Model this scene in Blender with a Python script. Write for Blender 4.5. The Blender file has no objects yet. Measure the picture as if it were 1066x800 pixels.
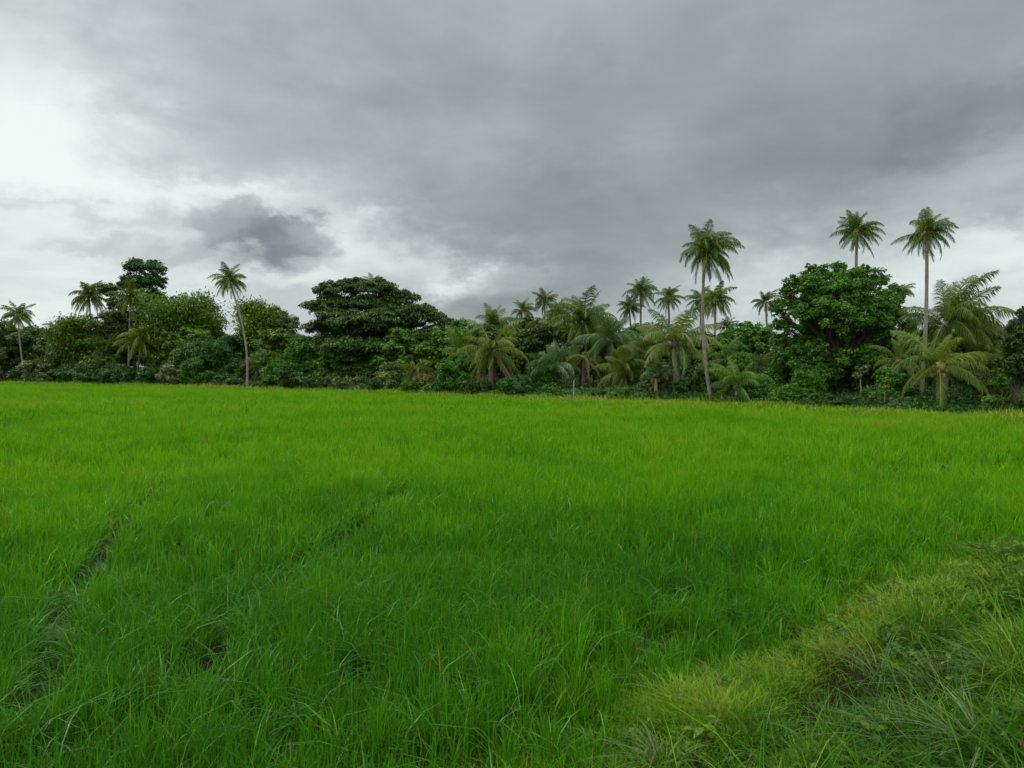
import bpy, math, random
import numpy as np
from mathutils import Vector

# ------------------------------------------------------------------ camera
S = bpy.context.scene
COL = S.collection
FPX, W0, H0, HOR = 805.0, 1066.0, 800.0, 382.0     # focal length / frame of the photograph in its pixels, horizon row
CZ = 2.95                                           # eye height above the paddy mud (viewer stands on the bank)
PITCH = math.atan((H0 / 2 - HOR) / FPX)
cam = bpy.data.cameras.new('camera')
cam.sensor_width = 36.0
cam.lens = 36.0 * FPX / W0
cam.clip_start, cam.clip_end = 0.1, 20000
camo = bpy.data.objects.new('camera', cam)
camo.location = (0, 0, CZ)
camo.rotation_euler = (math.pi / 2 - PITCH, 0, 0)
COL.objects.link(camo)
S.camera = camo

# ------------------------------------------------------------------ light
SUN_EL, SUN_AZ = math.radians(52), math.radians(-62)   # azimuth from +Y towards +X
S.view_settings.view_transform = 'Standard'
S.view_settings.look = 'None'
S.view_settings.exposure = 0.0
S.view_settings.gamma = 1.0
S.view_settings.use_curve_mapping = False
SKY_STRENGTH = 0.1
sun = bpy.data.lights.new('sun', 'SUN')
sun.energy = 1.5
sun.angle = math.radians(14)
sun.color = (1.0, 0.96, 0.88)
suno = bpy.data.objects.new('sun', sun)
sd = Vector((math.sin(SUN_AZ) * math.cos(SUN_EL), math.cos(SUN_AZ) * math.cos(SUN_EL), math.sin(SUN_EL)))
suno.rotation_euler = sd.to_track_quat('Z', 'Y').to_euler()
suno.location = (-30, -10, 60)
COL.objects.link(suno)


class NT:
    """tiny helper to write node maths"""
    def __init__(s, tree):
        s.t = tree
        s.L = tree.links

    def node(s, typ, **kw):
        n = s.t.nodes.new(typ)
        for k, v in kw.items():
            setattr(n, k, v)
        return n

    def put(s, sock, v):
        if isinstance(v, bpy.types.NodeSocket):
            s.L.new(v, sock)
        else:
            sock.default_value = v

    def m(s, op, a, b=0.0, c=0.0, clamp=False):
        n = s.node('ShaderNodeMath', operation=op, use_clamp=clamp)
        s.put(n.inputs[0], a)
        s.put(n.inputs[1], b)
        s.put(n.inputs[2], c)
        return n.outputs[0]

    def vm(s, op, a, b=(0, 0, 0)):
        n = s.node('ShaderNodeVectorMath', operation=op)
        s.put(n.inputs[0], a)
        s.put(n.inputs[1], b)
        return n.outputs[0]

    def noise(s, vec, scale, detail=4, rough=0.5, dist=0.0):
        n = s.node('ShaderNodeTexNoise')
        n.inputs['Scale'].default_value = scale
        n.inputs['Detail'].default_value = detail
        n.inputs['Roughness'].default_value = rough
        n.inputs['Distortion'].default_value = dist
        if vec is not None:
            s.L.new(vec, n.inputs['Vector'])
        return n

    def mix(s, f, a, b, blend='MIX'):
        n = s.node('ShaderNodeMix', data_type='RGBA', blend_type=blend)
        s.put(n.inputs[0], f)
        for i, v in ((6, a), (7, b)):
            if not isinstance(v, bpy.types.NodeSocket) and len(v) == 3:
                v = (*v, 1)
            s.put(n.inputs[i], v)
        return n.outputs[2]

    def ramp(s, f, stops, interp='LINEAR'):
        n = s.node('ShaderNodeValToRGB')
        n.color_ramp.interpolation = interp
        e = n.color_ramp.elements
        while len(e) < len(stops):
            e.new(0.5)
        for i, (p, c) in enumerate(stops):
            e[i].position = p
            e[i].color = (*c, 1)
        s.put(n.inputs[0], f)
        return n.outputs[0]


def build_world():
    w = bpy.data.worlds.new('World')
    S.world = w
    w.use_nodes = True
    t = w.node_tree
    t.nodes.clear()
    N = NT(t)
    out = N.node('ShaderNodeOutputWorld')
    bg = N.node('ShaderNodeBackground')
    bg.inputs['Strength'].default_value = SKY_STRENGTH
    t.links.new(bg.outputs[0], out.inputs[0])
    sky = N.node('ShaderNodeTexSky')
    sky.sky_type = 'NISHITA'
    sky.sun_disc = False
    sky.sun_elevation = SUN_EL
    sky.sun_rotation = SUN_AZ
    tc = N.node('ShaderNodeTexCoord')
    d = N.vm('NORMALIZE', tc.outputs['Generated'])
    sep = N.node('ShaderNodeSeparateXYZ')
    N.L.new(d, sep.inputs[0])
    x, y, z = sep.outputs
    az = N.m('ARCTAN2', x, y)
    el = N.m('ARCSINE', z)
    # warp the direction so that every cloud edge is ragged
    st = N.node('ShaderNodeMapping')
    st.inputs['Scale'].default_value = (1, 1, 1.7)
    N.L.new(d, st.inputs[0])
    dv = st.outputs[0]
    n1 = N.noise(dv, 5.0, 9, 0.55)
    n2 = N.noise(N.vm('ADD', dv, (7.3, 2.1, 4.4)), 5.0, 9, 0.55)
    n3 = N.noise(N.vm('ADD', dv, (1.3, 5.1, 9.4)), 22.0, 8, 0.6)
    waz = N.m('ADD', az, N.m('ADD', N.m('MULTIPLY', N.m('SUBTRACT', n1.outputs[0], 0.5), 0.20), N.m('MULTIPLY', N.m('SUBTRACT', n3.outputs[0], 0.5), 0.09)))
    wel = N.m('ADD', el, N.m('ADD', N.m('MULTIPLY', N.m('SUBTRACT', n2.outputs[0], 0.5), 0.13), N.m('MULTIPLY', N.m('SUBTRACT', n3.outputs[0], 0.5), 0.07)))

    def blob(px, py, rx, ry, amp, rot=0.0, p=1.0):
        a0 = math.atan((px - 533) / FPX)
        e0 = math.atan2(HOR - py, math.hypot(FPX, px - 533))
        dx = N.m('SUBTRACT', waz, a0)
        dy = N.m('SUBTRACT', wel, e0)
        c, s_ = math.cos(rot), math.sin(rot)
        u = N.m('MULTIPLY', N.m('ADD', N.m('MULTIPLY', dx, c), N.m('MULTIPLY', dy, s_)), FPX / rx)
        v = N.m('MULTIPLY', N.m('SUBTRACT', N.m('MULTIPLY', dy, c), N.m('MULTIPLY', dx, s_)), FPX / ry)
        r2 = N.m('ADD', N.m('MULTIPLY', u, u), N.m('MULTIPLY', v, v))
        if p != 1.0:
            r2 = N.m('POWER', r2, p)
        g = N.m('EXPONENT', N.m('MULTIPLY', r2, -1.0))
        return N.m('MULTIPLY', g, amp)

    blobs = [
        # the bright break in the cloud on the left
        (-10, 130, 230, 220, 0.17), (28, 138, 80, 62, 0.32), (10, 0, 120, 40, 0.06), (45, 222, 120, 12, -0.10), (150, 120, 60, 14, 0.06), (120, 300, 160, 14, -0.05), (90, 330, 60, 22, 0.1), (215, 200, 90, 16, 0.08), (60, 260, 200, 80, 0.12), (110, 195, 110, 18, 0.08),
        (130, 330, 420, 75, 0.13), (310, 205, 130, 40, 0.08), (70, 40, 260, 60, 0.05),
        # bright seam right of the small cumulus
        (440, 268, 80, 20, 0.22), (480, 285, 40, 13, 0.32), (365, 300, 70, 26, 0.12), (380, 235, 50, 14, 0.12),
        # small cumulus and its tails
        (242, 240, 48, 25, -0.19, 0.0, 3.5), (306, 255, 56, 23, -0.19, -0.1, 3.5), (170, 264, 66, 13, -0.13, 0.12, 1.8), (270, 300, 110, 11, 0.16), (378, 250, 34, 34, 0.12), (215, 205, 70, 10, 0.09),
        (295, 278, 45, 20, -0.2, 0, 1.5), (70, 256, 34, 9, -0.15, 0.2, 1.5), (20, 215, 80, 9, -0.07),
        # the big dark bank
        (700, 215, 330, 75, -0.10, 0.22, 1.4), (560, 300, 130, 45, -0.10), (520, 205, 120, 40, -0.09, 0, 1.5),
        (400, 60, 240, 40, -0.05, -0.1), (760, 60, 320, 45, -0.03, 0.25),
        (910, 60, 120, 40, -0.07), (890, 205, 90, 26, -0.06), (190, 67, 70, 40, -0.05), (1080, 105, 150, 34, -0.14, 0.1, 1.5), (920, 165, 70, 22, -0.07, 0.1), (1060, 235, 70, 14, -0.1),
        # paler cloud low on the right
        (1015, 275, 140, 44, 0.34, -0.05), (950, 190, 130, 28, 0.09, 0.2), (1060, 330, 200, 50, 0.16),
        (775, 290, 80, 28, 0.20, 0.1), (560, 272, 60, 10, 0.09), (690, 355, 200, 24, 0.13), (880, 60, 120, 40, 0.06),
    ]
    B = 0.495
    for b in blobs:
        B = N.m('ADD', B, blob(*b))
    # out of view, overhead and behind the viewer, the sky is brightened to light the field
    up = N.m('SMOOTHSTEP', el, 0.55, 1.1) if False else N.m('MULTIPLY', N.m('SUBTRACT', el, 0.60), 2.2, clamp=True)
    back = N.m('MULTIPLY', N.m('SUBTRACT', N.m('MULTIPLY', y, -1.0), -0.45), 1.6, clamp=True)
    thin = N.m('MAXIMUM', up, back)  # mask of the sky brightened out of view
    # soft texture stretched along the cloud layer
    pz = N.m('ADD', N.m('MAXIMUM', z, 0.0), 0.16)
    cv = N.node('ShaderNodeCombineXYZ')
    N.L.new(N.m('DIVIDE', x, pz), cv.inputs[0])
    N.L.new(N.m('DIVIDE', y, pz), cv.inputs[1])
    n4 = N.noise(cv.outputs[0], 1.25, 10, 0.58, 0.5)
    n5 = N.noise(N.vm('ADD', dv, (3.1, 0.7, 2.2)), 3.4, 8, 0.5, 0.3)
    tex = N.m('ADD', N.m('MULTIPLY', N.m('SUBTRACT', n4.outputs[0], 0.5), 0.27), N.m('MULTIPLY', N.m('SUBTRACT', n5.outputs[0], 0.5), 0.30))
    tex = N.m('ADD', tex, N.m('MULTIPLY', N.m('SUBTRACT', N.noise(cv.outputs[0], 4.5, 8, 0.55, 0.6).outputs[0], 0.5), 0.11))
    B = N.m('ADD', B, tex)
    B = N.m('ADD', B, N.m('MULTIPLY', thin, 0.45))
    col = N.ramp(B, [(0.0, (0.12, 0.14, 0.16)), (0.25, (0.205, 0.238, 0.256)), (0.45, (0.325, 0.374, 0.380)),
                     (0.65, (0.52, 0.585, 0.59)), (0.85, (0.76, 0.86, 0.83)), (1.0, (0.88, 0.97, 0.93))])
    col = N.mix(1.0, col, (10, 10, 10), 'MULTIPLY')
    boost = N.m('ADD', 1.0, N.m('MULTIPLY', thin, 0.9))
    cb = N.node('ShaderNodeVectorMath', operation='SCALE')
    N.L.new(col, cb.inputs[0])
    N.L.new(boost, cb.inputs['Scale'])
    N.L.new(N.mix(0.95, sky.outputs[0], cb.outputs[0]), bg.inputs['Color'])
    w.cycles.sampling_method = 'MANUAL'
    w.cycles.sample_map_resolution = 512


build_world()
S.cycles.max_bounces = 6
S.cycles.diffuse_bounces = 4
S.cycles.transmission_bounces = 4
S.cycles.transparent_max_bounces = 4
S.cycles.caustics_reflective = False
S.cycles.caustics_refractive = False


# ------------------------------------------------------------------ geometry of the place
def ray(px, py):
    a, b = (px - W0 / 2) / FPX, (H0 / 2 - py) / FPX
    cp, sp = math.cos(PITCH), math.sin(PITCH)
    return np.array([a, cp + b * sp, -sp + b * cp])


def at(px, py, D):
    """world point seen at a photo pixel, D metres into the scene"""
    d = ray(px, py)
    return np.array([0, 0, CZ]) + d * (D / d[1])


def on_ground(px, py, z):
    d = ray(px, py)
    return np.array([0, 0, CZ]) + d * ((z - CZ) / d[2])


def hash2(ix, iy, s):
    h = (ix.astype(np.int64) * 374761393 + iy.astype(np.int64) * 668265263 + s * 1274126177) & 0xFFFFFFFF
    h = ((h ^ (h >> 13)) * 1274126177) & 0xFFFFFFFF
    h = h ^ (h >> 16)
    return (h & 0xFFFFFF) / float(0x1000000)


def vnoise(x, y, s=0):
    x = np.asarray(x, float)
    y = np.asarray(y, float)
    ix, iy = np.floor(x), np.floor(y)
    fx, fy = x - ix, y - iy
    fx, fy = fx * fx * (3 - 2 * fx), fy * fy * (3 - 2 * fy)
    a, b = hash2(ix, iy, s), hash2(ix + 1, iy, s)
    c, d = hash2(ix, iy + 1, s), hash2(ix + 1, iy + 1, s)
    return (a * (1 - fx) + b * fx) * (1 - fy) + (c * (1 - fx) + d * fx) * fy


def fbm(x, y, s=0, o=3):
    v, a, t = 0.0, 1.0, 0.0
    for k in range(o):
        v = v + a * vnoise(x * 2 ** k + 13.7 * k, y * 2 ** k - 7.1 * k, s + k)
        t += a
        a *= 0.5
    return v / t


def sstep(a, b, x):
    t = np.clip((np.asarray(x, float) - a) / (b - a), 0, 1)
    return t * t * (3 - 2 * t)


# far edge of the paddy, where the trees begin
EDGE_PX = [(-160, 395), (0, 397), (250, 402), (500, 410), (750, 417), (950, 425), (1066, 429), (1180, 431)]
_e = [on_ground(px, py, 0.5) for px, py in EDGE_PX]
EX = np.array([-400] + [p[0] for p in _e] + [60, 400])
EY = np.array([300] + [p[1] for p in _e] + [44, 60])


def edge_y(x):
    return np.interp(x, EX, EY)


def edge_depth(px):
    """depth at which the ray through column px meets the far edge of the paddy"""
    a = (px - W0 / 2) / FPX
    D = np.linspace(15, 260, 3000)
    i = np.argmax(D >= edge_y(a * D))
    return float(D[i])


BANK = np.array([(-60, -42), (-4, 1.5), (-0.1, 5.0), (2.0, 7.6), (4.6, 9.9), (8.2, 12.5), (30, 27.5), (400, 250)], float)


def bank_s(x, y):
    """signed distance to the foot of the bank, positive on the viewer's side"""
    x = np.asarray(x, float)
    y = np.asarray(y, float)
    best = np.full(x.shape, 1e9)
    for (ax, ay), (bx, by) in zip(BANK[:-1], BANK[1:]):
        ux, uy = bx - ax, by - ay
        t = np.clip(((x - ax) * ux + (y - ay) * uy) / (ux * ux + uy * uy), 0, 1)
        best = np.minimum(best, np.hypot(x - ax - t * ux, y - ay - t * uy))
    side = np.where(y < np.interp(x, BANK[:, 0], BANK[:, 1]), 1.0, -1.0)
    s = best * side
    return s + 0.75 * (vnoise(x * 0.9, y * 0.9, 5) - 0.5) + 0.34 * (vnoise(x * 2.7, y * 2.7, 6) - 0.5)


HOLLOWS = [(905, 688, 0.34), (858, 700, 0.22), (950, 712, 0.24), (745, 752, 0.22), (700, 765, 0.16), (995, 600, 0.18),
           (1050, 642, 0.22), (880, 655, 0.18), (820, 738, 0.12), (1030, 748, 0.16), (1046, 590, 0.2), (985, 660, 0.15)]
HOLL = []
for px, py, r in HOLLOWS:
    p = on_ground(px, py, 0.75)
    HOLL.append((p[0], p[1], r * 1.5))


def hollow(x, y):
    v = np.zeros(np.shape(x))
    for hx, hy, r in HOLL:
        q = ((x - hx) ** 2 + (y - hy) ** 2) / (r * r)
        v = np.maximum(v, np.exp(-q * 0.8))
    return v


def height(x, y):
    x = np.asarray(x, float)
    y = np.asarray(y, float)
    s = bank_s(x, y)
    near = 1 - sstep(30, 60, np.hypot(x, y))
    h = sstep(-0.2, 1.9, s) * 0.5 + sstep(1.2, 4.2, s) * 0.55
    v = sstep(0.2, 1.5, s) * near
    h = h + v * (0.24 * (fbm(x * 1.3, y * 1.3, 21) - 0.5) + 0.13 * (vnoise(x * 3.6, y * 3.6, 25) - 0.5))
    h = h - v * 0.58 * hollow(x, y)
    h = h + 0.05 * (fbm(x * 1.1, y * 1.1, 31) - 0.5) * (s < 0.1)
    e = y - edge_y(x)
    h = h + sstep(-0.5, 4.0, e) * 0.32
    return h


# ------------------------------------------------------------------ mesh helpers
def mesh_np(name, V, Q, mat, tint=None, extra=None, smooth=True):
    """V (n,3) vertices, Q (m,3|4) faces of one size"""
    V = np.ascontiguousarray(V, np.float32)
    Q = np.ascontiguousarray(Q, np.int32)
    me = bpy.data.meshes.new(name)
    me.vertices.add(len(V))
    me.vertices.foreach_set('co', V.ravel())
    k = Q.shape[1]
    me.loops.add(Q.size)
    me.loops.foreach_set('vertex_index', Q.ravel())
    me.polygons.add(len(Q))
    me.polygons.foreach_set('loop_start', np.arange(0, Q.size, k, dtype=np.int32))
    me.polygons.foreach_set('loop_total', np.full(len(Q), k, np.int32))
    me.polygons.foreach_set('use_smooth', np.full(len(Q), smooth, bool))
    for an, av in ([('tint', tint)] if tint is not None else []) + list((extra or {}).items()):
        a = me.attributes.new(an, 'FLOAT', 'POINT')
        a.data.foreach_set('value', np.ascontiguousarray(av, np.float32))
    me.update(calc_edges=True)
    if mat is not None:
        me.materials.append(mat)
    return me


def link(name, me, parent=None, loc=None):
    o = bpy.data.objects.new(name, me)
    COL.objects.link(o)
    if parent is not None:
        o.parent = parent
    if loc is not None:
        o.location = loc
    return o


def tag(o, label, cat, group=None, kind=None):
    o['label'] = label
    o['category'] = cat
    if group:
        o['group'] = group
    if kind:
        o['kind'] = kind
    return o


def thing(name, label, cat, loc, group=None):
    o = bpy.data.objects.new(name, None)
    o.empty_display_size = 0.3
    COL.objects.link(o)
    o.location = tuple(float(c) for c in loc)
    return tag(o, label, cat, group)


class Geo:
    """collects quads with a tint per vertex"""
    def __init__(s):
        s.V, s.Q, s.T, s.n = [], [], [], 0

    def add(s, V, Q, T=0.5):
        V = np.asarray(V, float)
        s.V.append(V)
        s.Q.append(np.asarray(Q, int) + s.n)
        s.T.append(np.full(len(V), T) if np.isscalar(T) else np.asarray(T, float))
        s.n += len(V)

    def tube(s, pts, rad, k=7, T=0.5, rng=None, cap=False):
        pts = np.asarray(pts, float)
        n = len(pts)
        rad = np.broadcast_to(np.asarray(rad, float), (n,))
        tan = np.gradient(pts, axis=0)
        tan /= np.linalg.norm(tan, axis=1, keepdims=True) + 1e-9
        ref = np.where(np.abs(tan[:, 2:3]) > 0.9, np.array([[1.0, 0, 0]]), np.array([[0, 0, 1.0]]))
        ref = np.repeat(ref[:1], n, 0)
        a = np.cross(tan, ref)
        a /= np.linalg.norm(a, axis=1, keepdims=True) + 1e-9
        b = np.cross(tan, a)
        ang = np.arange(k) / k * 2 * math.pi
        V = pts[:, None] + rad[:, None, None] * (np.cos(ang)[None, :, None] * a[:, None] + np.sin(ang)[None, :, None] * b[:, None])
        i = np.arange(n - 1)[:, None] * k
        j = np.arange(k)[None]
        j2 = (j + 1) % k
        Q = np.stack([i + j, i + j2, i + k + j2, i + k + j], -1).reshape(-1, 4)
        s.add(V.reshape(-1, 3), Q, T)

    def mesh(s, name, mat, smooth=True, origin=None):
        V = np.concatenate(s.V)
        if origin is not None:
            V = V - np.asarray(origin)
        return mesh_np(name, V, np.concatenate(s.Q), mat, np.concatenate(s.T), smooth=smooth)


# ------------------------------------------------------------------ materials
def leaf_mat(name, stops, transl=0.3, rough=0.5, spec=0.3, hue=0.06, bright=0.3):
    m = bpy.data.materials.new(name)
    m.use_nodes = True
    t = m.node_tree
    t.nodes.clear()
    N = NT(t)
    out = N.node('ShaderNodeOutputMaterial')
    at_ = N.node('ShaderNodeAttribute', attribute_name='tint')
    oi = N.node('ShaderNodeObjectInfo')
    col = N.ramp(at_.outputs['Fac'], stops)
    hs = N.node('ShaderNodeHueSaturation')
    N.L.new(N.m('ADD', 0.5 - hue * 0.75, N.m('MULTIPLY', oi.outputs['Random'], hue * 0.85)), hs.inputs['Hue'])
    rnd2 = N.m('FRACT', N.m('MULTIPLY', oi.outputs['Random'], 37.7))
    N.L.new(N.m('ADD', 1 - bright / 2, N.m('MULTIPLY', rnd2, bright)), hs.inputs['Value'])
    N.L.new(col, hs.inputs['Color'])
    p = N.node('ShaderNodeBsdfPrincipled')
    p.inputs['Roughness'].default_value = rough
    p.inputs['Specular IOR Level'].default_value = spec
    N.L.new(hs.outputs[0], p.inputs['Base Color'])
    tr = N.node('ShaderNodeBsdfTranslucent')
    N.L.new(N.mix(0.35, hs.outputs[0], (0.14, 0.24, 0.004)), tr.inputs['Color'])
    mx = N.node('ShaderNodeMixShader')
    mx.inputs[0].default_value = transl
    N.L.new(p.outputs[0], mx.inputs[1])
    N.L.new(tr.outputs[0], mx.inputs[2])
    N.L.new(mx.outputs[0], out.inputs[0])
    return m


def bark_mat(name, c1, c2, ring=0.0, scale=3.0):
    m = bpy.data.materials.new(name)
    m.use_nodes = True
    N = NT(m.node_tree)
    p = m.node_tree.nodes['Principled BSDF']
    tc = N.node('ShaderNodeTexCoord')
    n1 = N.noise(tc.outputs['Object'], scale, 6, 0.6)
    mp = N.node('ShaderNodeMapping')
    mp.inputs['Scale'].default_value = (1, 1, 9.0 if ring else 0.3)
    N.L.new(tc.outputs['Object'], mp.inputs[0])
    n2 = N.noise(mp.outputs[0], scale * 2, 4, 0.6)
    f = N.m('ADD', N.m('MULTIPLY', n1.outputs[0], 0.55), N.m('MULTIPLY', n2.outputs[0], 0.45))
    N.L.new(N.ramp(f, [(0.3, c1), (0.68, c2)]), p.inputs['Base Color'])
    p.inputs['Roughness'].default_value = 0.9
    bp = N.node('ShaderNodeBump')
    bp.inputs['Strength'].default_value = 0.5
    bp.inputs['Distance'].default_value = 0.03
    N.L.new(n2.outputs[0], bp.inputs['Height'])
    N.L.new(bp.outputs[0], p.inputs['Normal'])
    return m


MAT = {}
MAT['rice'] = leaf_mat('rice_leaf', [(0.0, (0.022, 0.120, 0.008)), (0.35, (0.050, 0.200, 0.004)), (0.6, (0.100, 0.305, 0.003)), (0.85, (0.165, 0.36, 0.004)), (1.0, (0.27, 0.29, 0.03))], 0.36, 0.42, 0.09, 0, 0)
MAT['rice_bent_sheen'] = leaf_mat('bent_rice_sheen', [(0.0, (0.045, 0.16, 0.025)), (0.5, (0.085, 0.24, 0.03)), (1.0, (0.24, 0.30, 0.08))], 0.28, 0.4, 0.4, 0, 0)  # paler blue-green paints the sheen of bent blades into their colour
MAT['verge'] = leaf_mat('verge_leaf', [(0.0, (0.020, 0.075, 0.008)), (0.45, (0.058, 0.165, 0.006)), (0.8, (0.158, 0.305, 0.005)), (1.0, (0.30, 0.26, 0.07))], 0.32, 0.45, 0.08, 0, 0)
MAT['palm'] = leaf_mat('palm_leaf', [(0.0, (0.024, 0.078, 0.010)), (0.6, (0.070, 0.148, 0.014)), (1.0, (0.17, 0.22, 0.03))], 0.28, 0.45, 0.22)
MAT['palm_yellow'] = leaf_mat('yellowing_palm_leaf', [(0.0, (0.042, 0.098, 0.010)), (0.6, (0.10, 0.170, 0.015)), (1.0, (0.23, 0.24, 0.035))], 0.28, 0.45, 0.2)
MAT['palm_pale'] = leaf_mat('pale_palm_leaf', [(0.0, (0.07, 0.135, 0.025)), (0.6, (0.15, 0.22, 0.045)), (1.0, (0.25, 0.28, 0.08))], 0.26, 0.4, 0.3)
MAT['palm_blue'] = leaf_mat('blue_green_palm_leaf', [(0.0, (0.022, 0.075, 0.018)), (0.6, (0.06, 0.14, 0.035)), (1.0, (0.13, 0.20, 0.06))], 0.24, 0.4, 0.3)
MAT['palm_dry'] = leaf_mat('dry_palm_leaf', [(0.0, (0.09, 0.055, 0.022)), (0.6, (0.19, 0.125, 0.05)), (1.0, (0.30, 0.22, 0.11))], 0.15, 0.6, 0.2)
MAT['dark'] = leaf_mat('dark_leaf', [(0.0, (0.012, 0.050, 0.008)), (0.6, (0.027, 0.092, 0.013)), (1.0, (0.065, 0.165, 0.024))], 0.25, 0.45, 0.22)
MAT['mid'] = leaf_mat('green_leaf', [(0.0, (0.020, 0.085, 0.007)), (0.6, (0.047, 0.160, 0.011)), (1.0, (0.105, 0.25, 0.020))], 0.3, 0.45, 0.22)
MAT['light'] = leaf_mat('light_green_leaf', [(0.0, (0.035, 0.115, 0.010)), (0.6, (0.072, 0.190, 0.014)), (1.0, (0.14, 0.27, 0.025))], 0.32, 0.45, 0.3)
MAT['leafy'] = leaf_mat('fresh_green_leaf', [(0.0, (0.026, 0.090, 0.007)), (0.6, (0.066, 0.185, 0.011)), (1.0, (0.14, 0.28, 0.022))], 0.3, 0.45, 0.22)
MAT['olive'] = leaf_mat('olive_leaf', [(0.0, (0.032, 0.072, 0.012)), (0.6, (0.068, 0.128, 0.018)), (1.0, (0.14, 0.19, 0.035))], 0.25, 0.45, 0.3)
MAT['grey'] = leaf_mat('grey_green_leaf', [(0.0, (0.03, 0.07, 0.018)), (0.6, (0.075, 0.135, 0.04)), (1.0, (0.17, 0.24, 0.09))], 0.22, 0.4, 0.35)
MAT['rust'] = leaf_mat('rust_leaf', [(0.0, (0.065, 0.065, 0.015)), (0.6, (0.14, 0.12, 0.025)), (1.0, (0.24, 0.18, 0.04))], 0.25, 0.5, 0.3)
MAT['palm_bark'] = bark_mat('palm_bark', (0.07, 0.06, 0.045), (0.25, 0.22, 0.17), ring=1)
MAT['palm_bark_dark'] = bark_mat('dark_palm_bark', (0.045, 0.036, 0.027), (0.13, 0.11, 0.085), ring=1)
MAT['palm_bark_red'] = bark_mat('orange_palm_bark', (0.20, 0.085, 0.03), (0.42, 0.21, 0.09), ring=1)
MAT['bark'] = bark_mat('tree_bark', (0.022, 0.018, 0.013), (0.075, 0.062, 0.047))
MAT['bark_pale'] = bark_mat('pale_bark', (0.13, 0.12, 0.10), (0.34, 0.32, 0.28))
MAT['nut'] = bark_mat('coconut_husk', (0.10, 0.09, 0.03), (0.22, 0.15, 0.05))
MAT['concrete'] = bark_mat('weathered_concrete', (0.15, 0.155, 0.15), (0.33, 0.33, 0.31), scale=6)


def ground_mat():
    m = bpy.data.materials.new('wet_soil')
    m.use_nodes = True
    N = NT(m.node_tree)
    p = m.node_tree.nodes['Principled BSDF']
    tc = N.node('ShaderNodeTexCoord')
    gv = tc.outputs['Object']
    zone = N.node('ShaderNodeAttribute', attribute_name='zone').outputs['Fac']   # 0 paddy, 1 bank and forest floor
    n1 = N.noise(gv, 2.2, 6, 0.6)
    n2 = N.noise(gv, 14, 5, 0.6)
    n3 = N.noise(gv, 1.1, 3, 0.5)
    f = N.m('ADD', N.m('MULTIPLY', n1.outputs[0], 0.6), N.m('MULTIPLY', n2.outputs[0], 0.4))
    mud = N.ramp(f, [(0.3, (0.010, 0.010, 0.006)), (0.7, (0.030, 0.027, 0.016))])
    soil = N.ramp(f, [(0.3, (0.010, 0.013, 0.005)), (0.7, (0.034, 0.034, 0.013))])
    N.L.new(N.mix(zone, mud, soil), p.inputs['Base Color'])
    pool = N.m('MULTIPLY', N.m('SUBTRACT', n3.outputs[0], 0.56), 14, clamp=True)
    wet = N.m('MULTIPLY', pool, N.m('SUBTRACT', 1.0, zone), clamp=True)
    N.L.new(N.m('SUBTRACT', 0.9, N.m('MULTIPLY', wet, 0.84)), p.inputs['Roughness'])
    bp = N.node('ShaderNodeBump')
    bp.inputs['Distance'].default_value = 0.05
    N.L.new(N.m('ADD', 0.05, N.m('MULTIPLY', wet, 0.4)), p.inputs['Specular IOR Level'])
    N.L.new(N.m('SUBTRACT', 1.0, N.m('MULTIPLY', wet, 0.97)), bp.inputs['Strength'])
    N.L.new(n2.outputs[0], bp.inputs['Height'])
    N.L.new(bp.outputs[0], p.inputs['Normal'])
    return m


# ------------------------------------------------------------------ ground: one sheet out to the horizon
def build_ground():
    r = np.concatenate([[0.0], np.geomspace(0.6, 40, 150), np.geomspace(41, 9000, 110)])
    na = 360
    th = np.arange(na) / na * 2 * math.pi
    R, T = np.meshgrid(r[1:], th, indexing='ij')
    X, Y = R * np.sin(T), R * np.cos(T)
    Z = height(X, Y)
    V = np.concatenate([[[0, 0, float(height(np.array([0.0]), np.array([0.0]))[0])]], np.stack([X, Y, Z], -1).reshape(-1, 3)])
    nr = len(r) - 1
    i = np.arange(nr - 1)[:, None] * na + 1
    j = np.arange(na)[None]
    j2 = (j + 1) % na
    Q = np.stack([i + j, i + na + j, i + na + j2, i + j2], -1).reshape(-1, 4)
    Qc = np.stack([np.zeros(na // 2, int), 1 + np.arange(0, na, 2), 1 + (np.arange(0, na, 2) + 1) % na, 1 + (np.arange(0, na, 2) + 2) % na], -1)
    Q = np.concatenate([Q[:, ::-1], Qc[:, ::-1]])
    zone = np.maximum(sstep(-0.2, 0.3, bank_s(V[:, 0], V[:, 1])), sstep(-1, 1, V[:, 1] - edge_y(V[:, 0])))
    me = mesh_np('ground', V, Q, ground_mat(), extra={'zone': zone})
    # make sure the sheet faces up
    if me.polygons[100].normal.z < 0:
        me.flip_normals()
    o = link('ground', me)
    tag(o, 'dark wet paddy mud and earth bank under the rice', 'ground', kind='structure')


build_ground()


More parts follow.
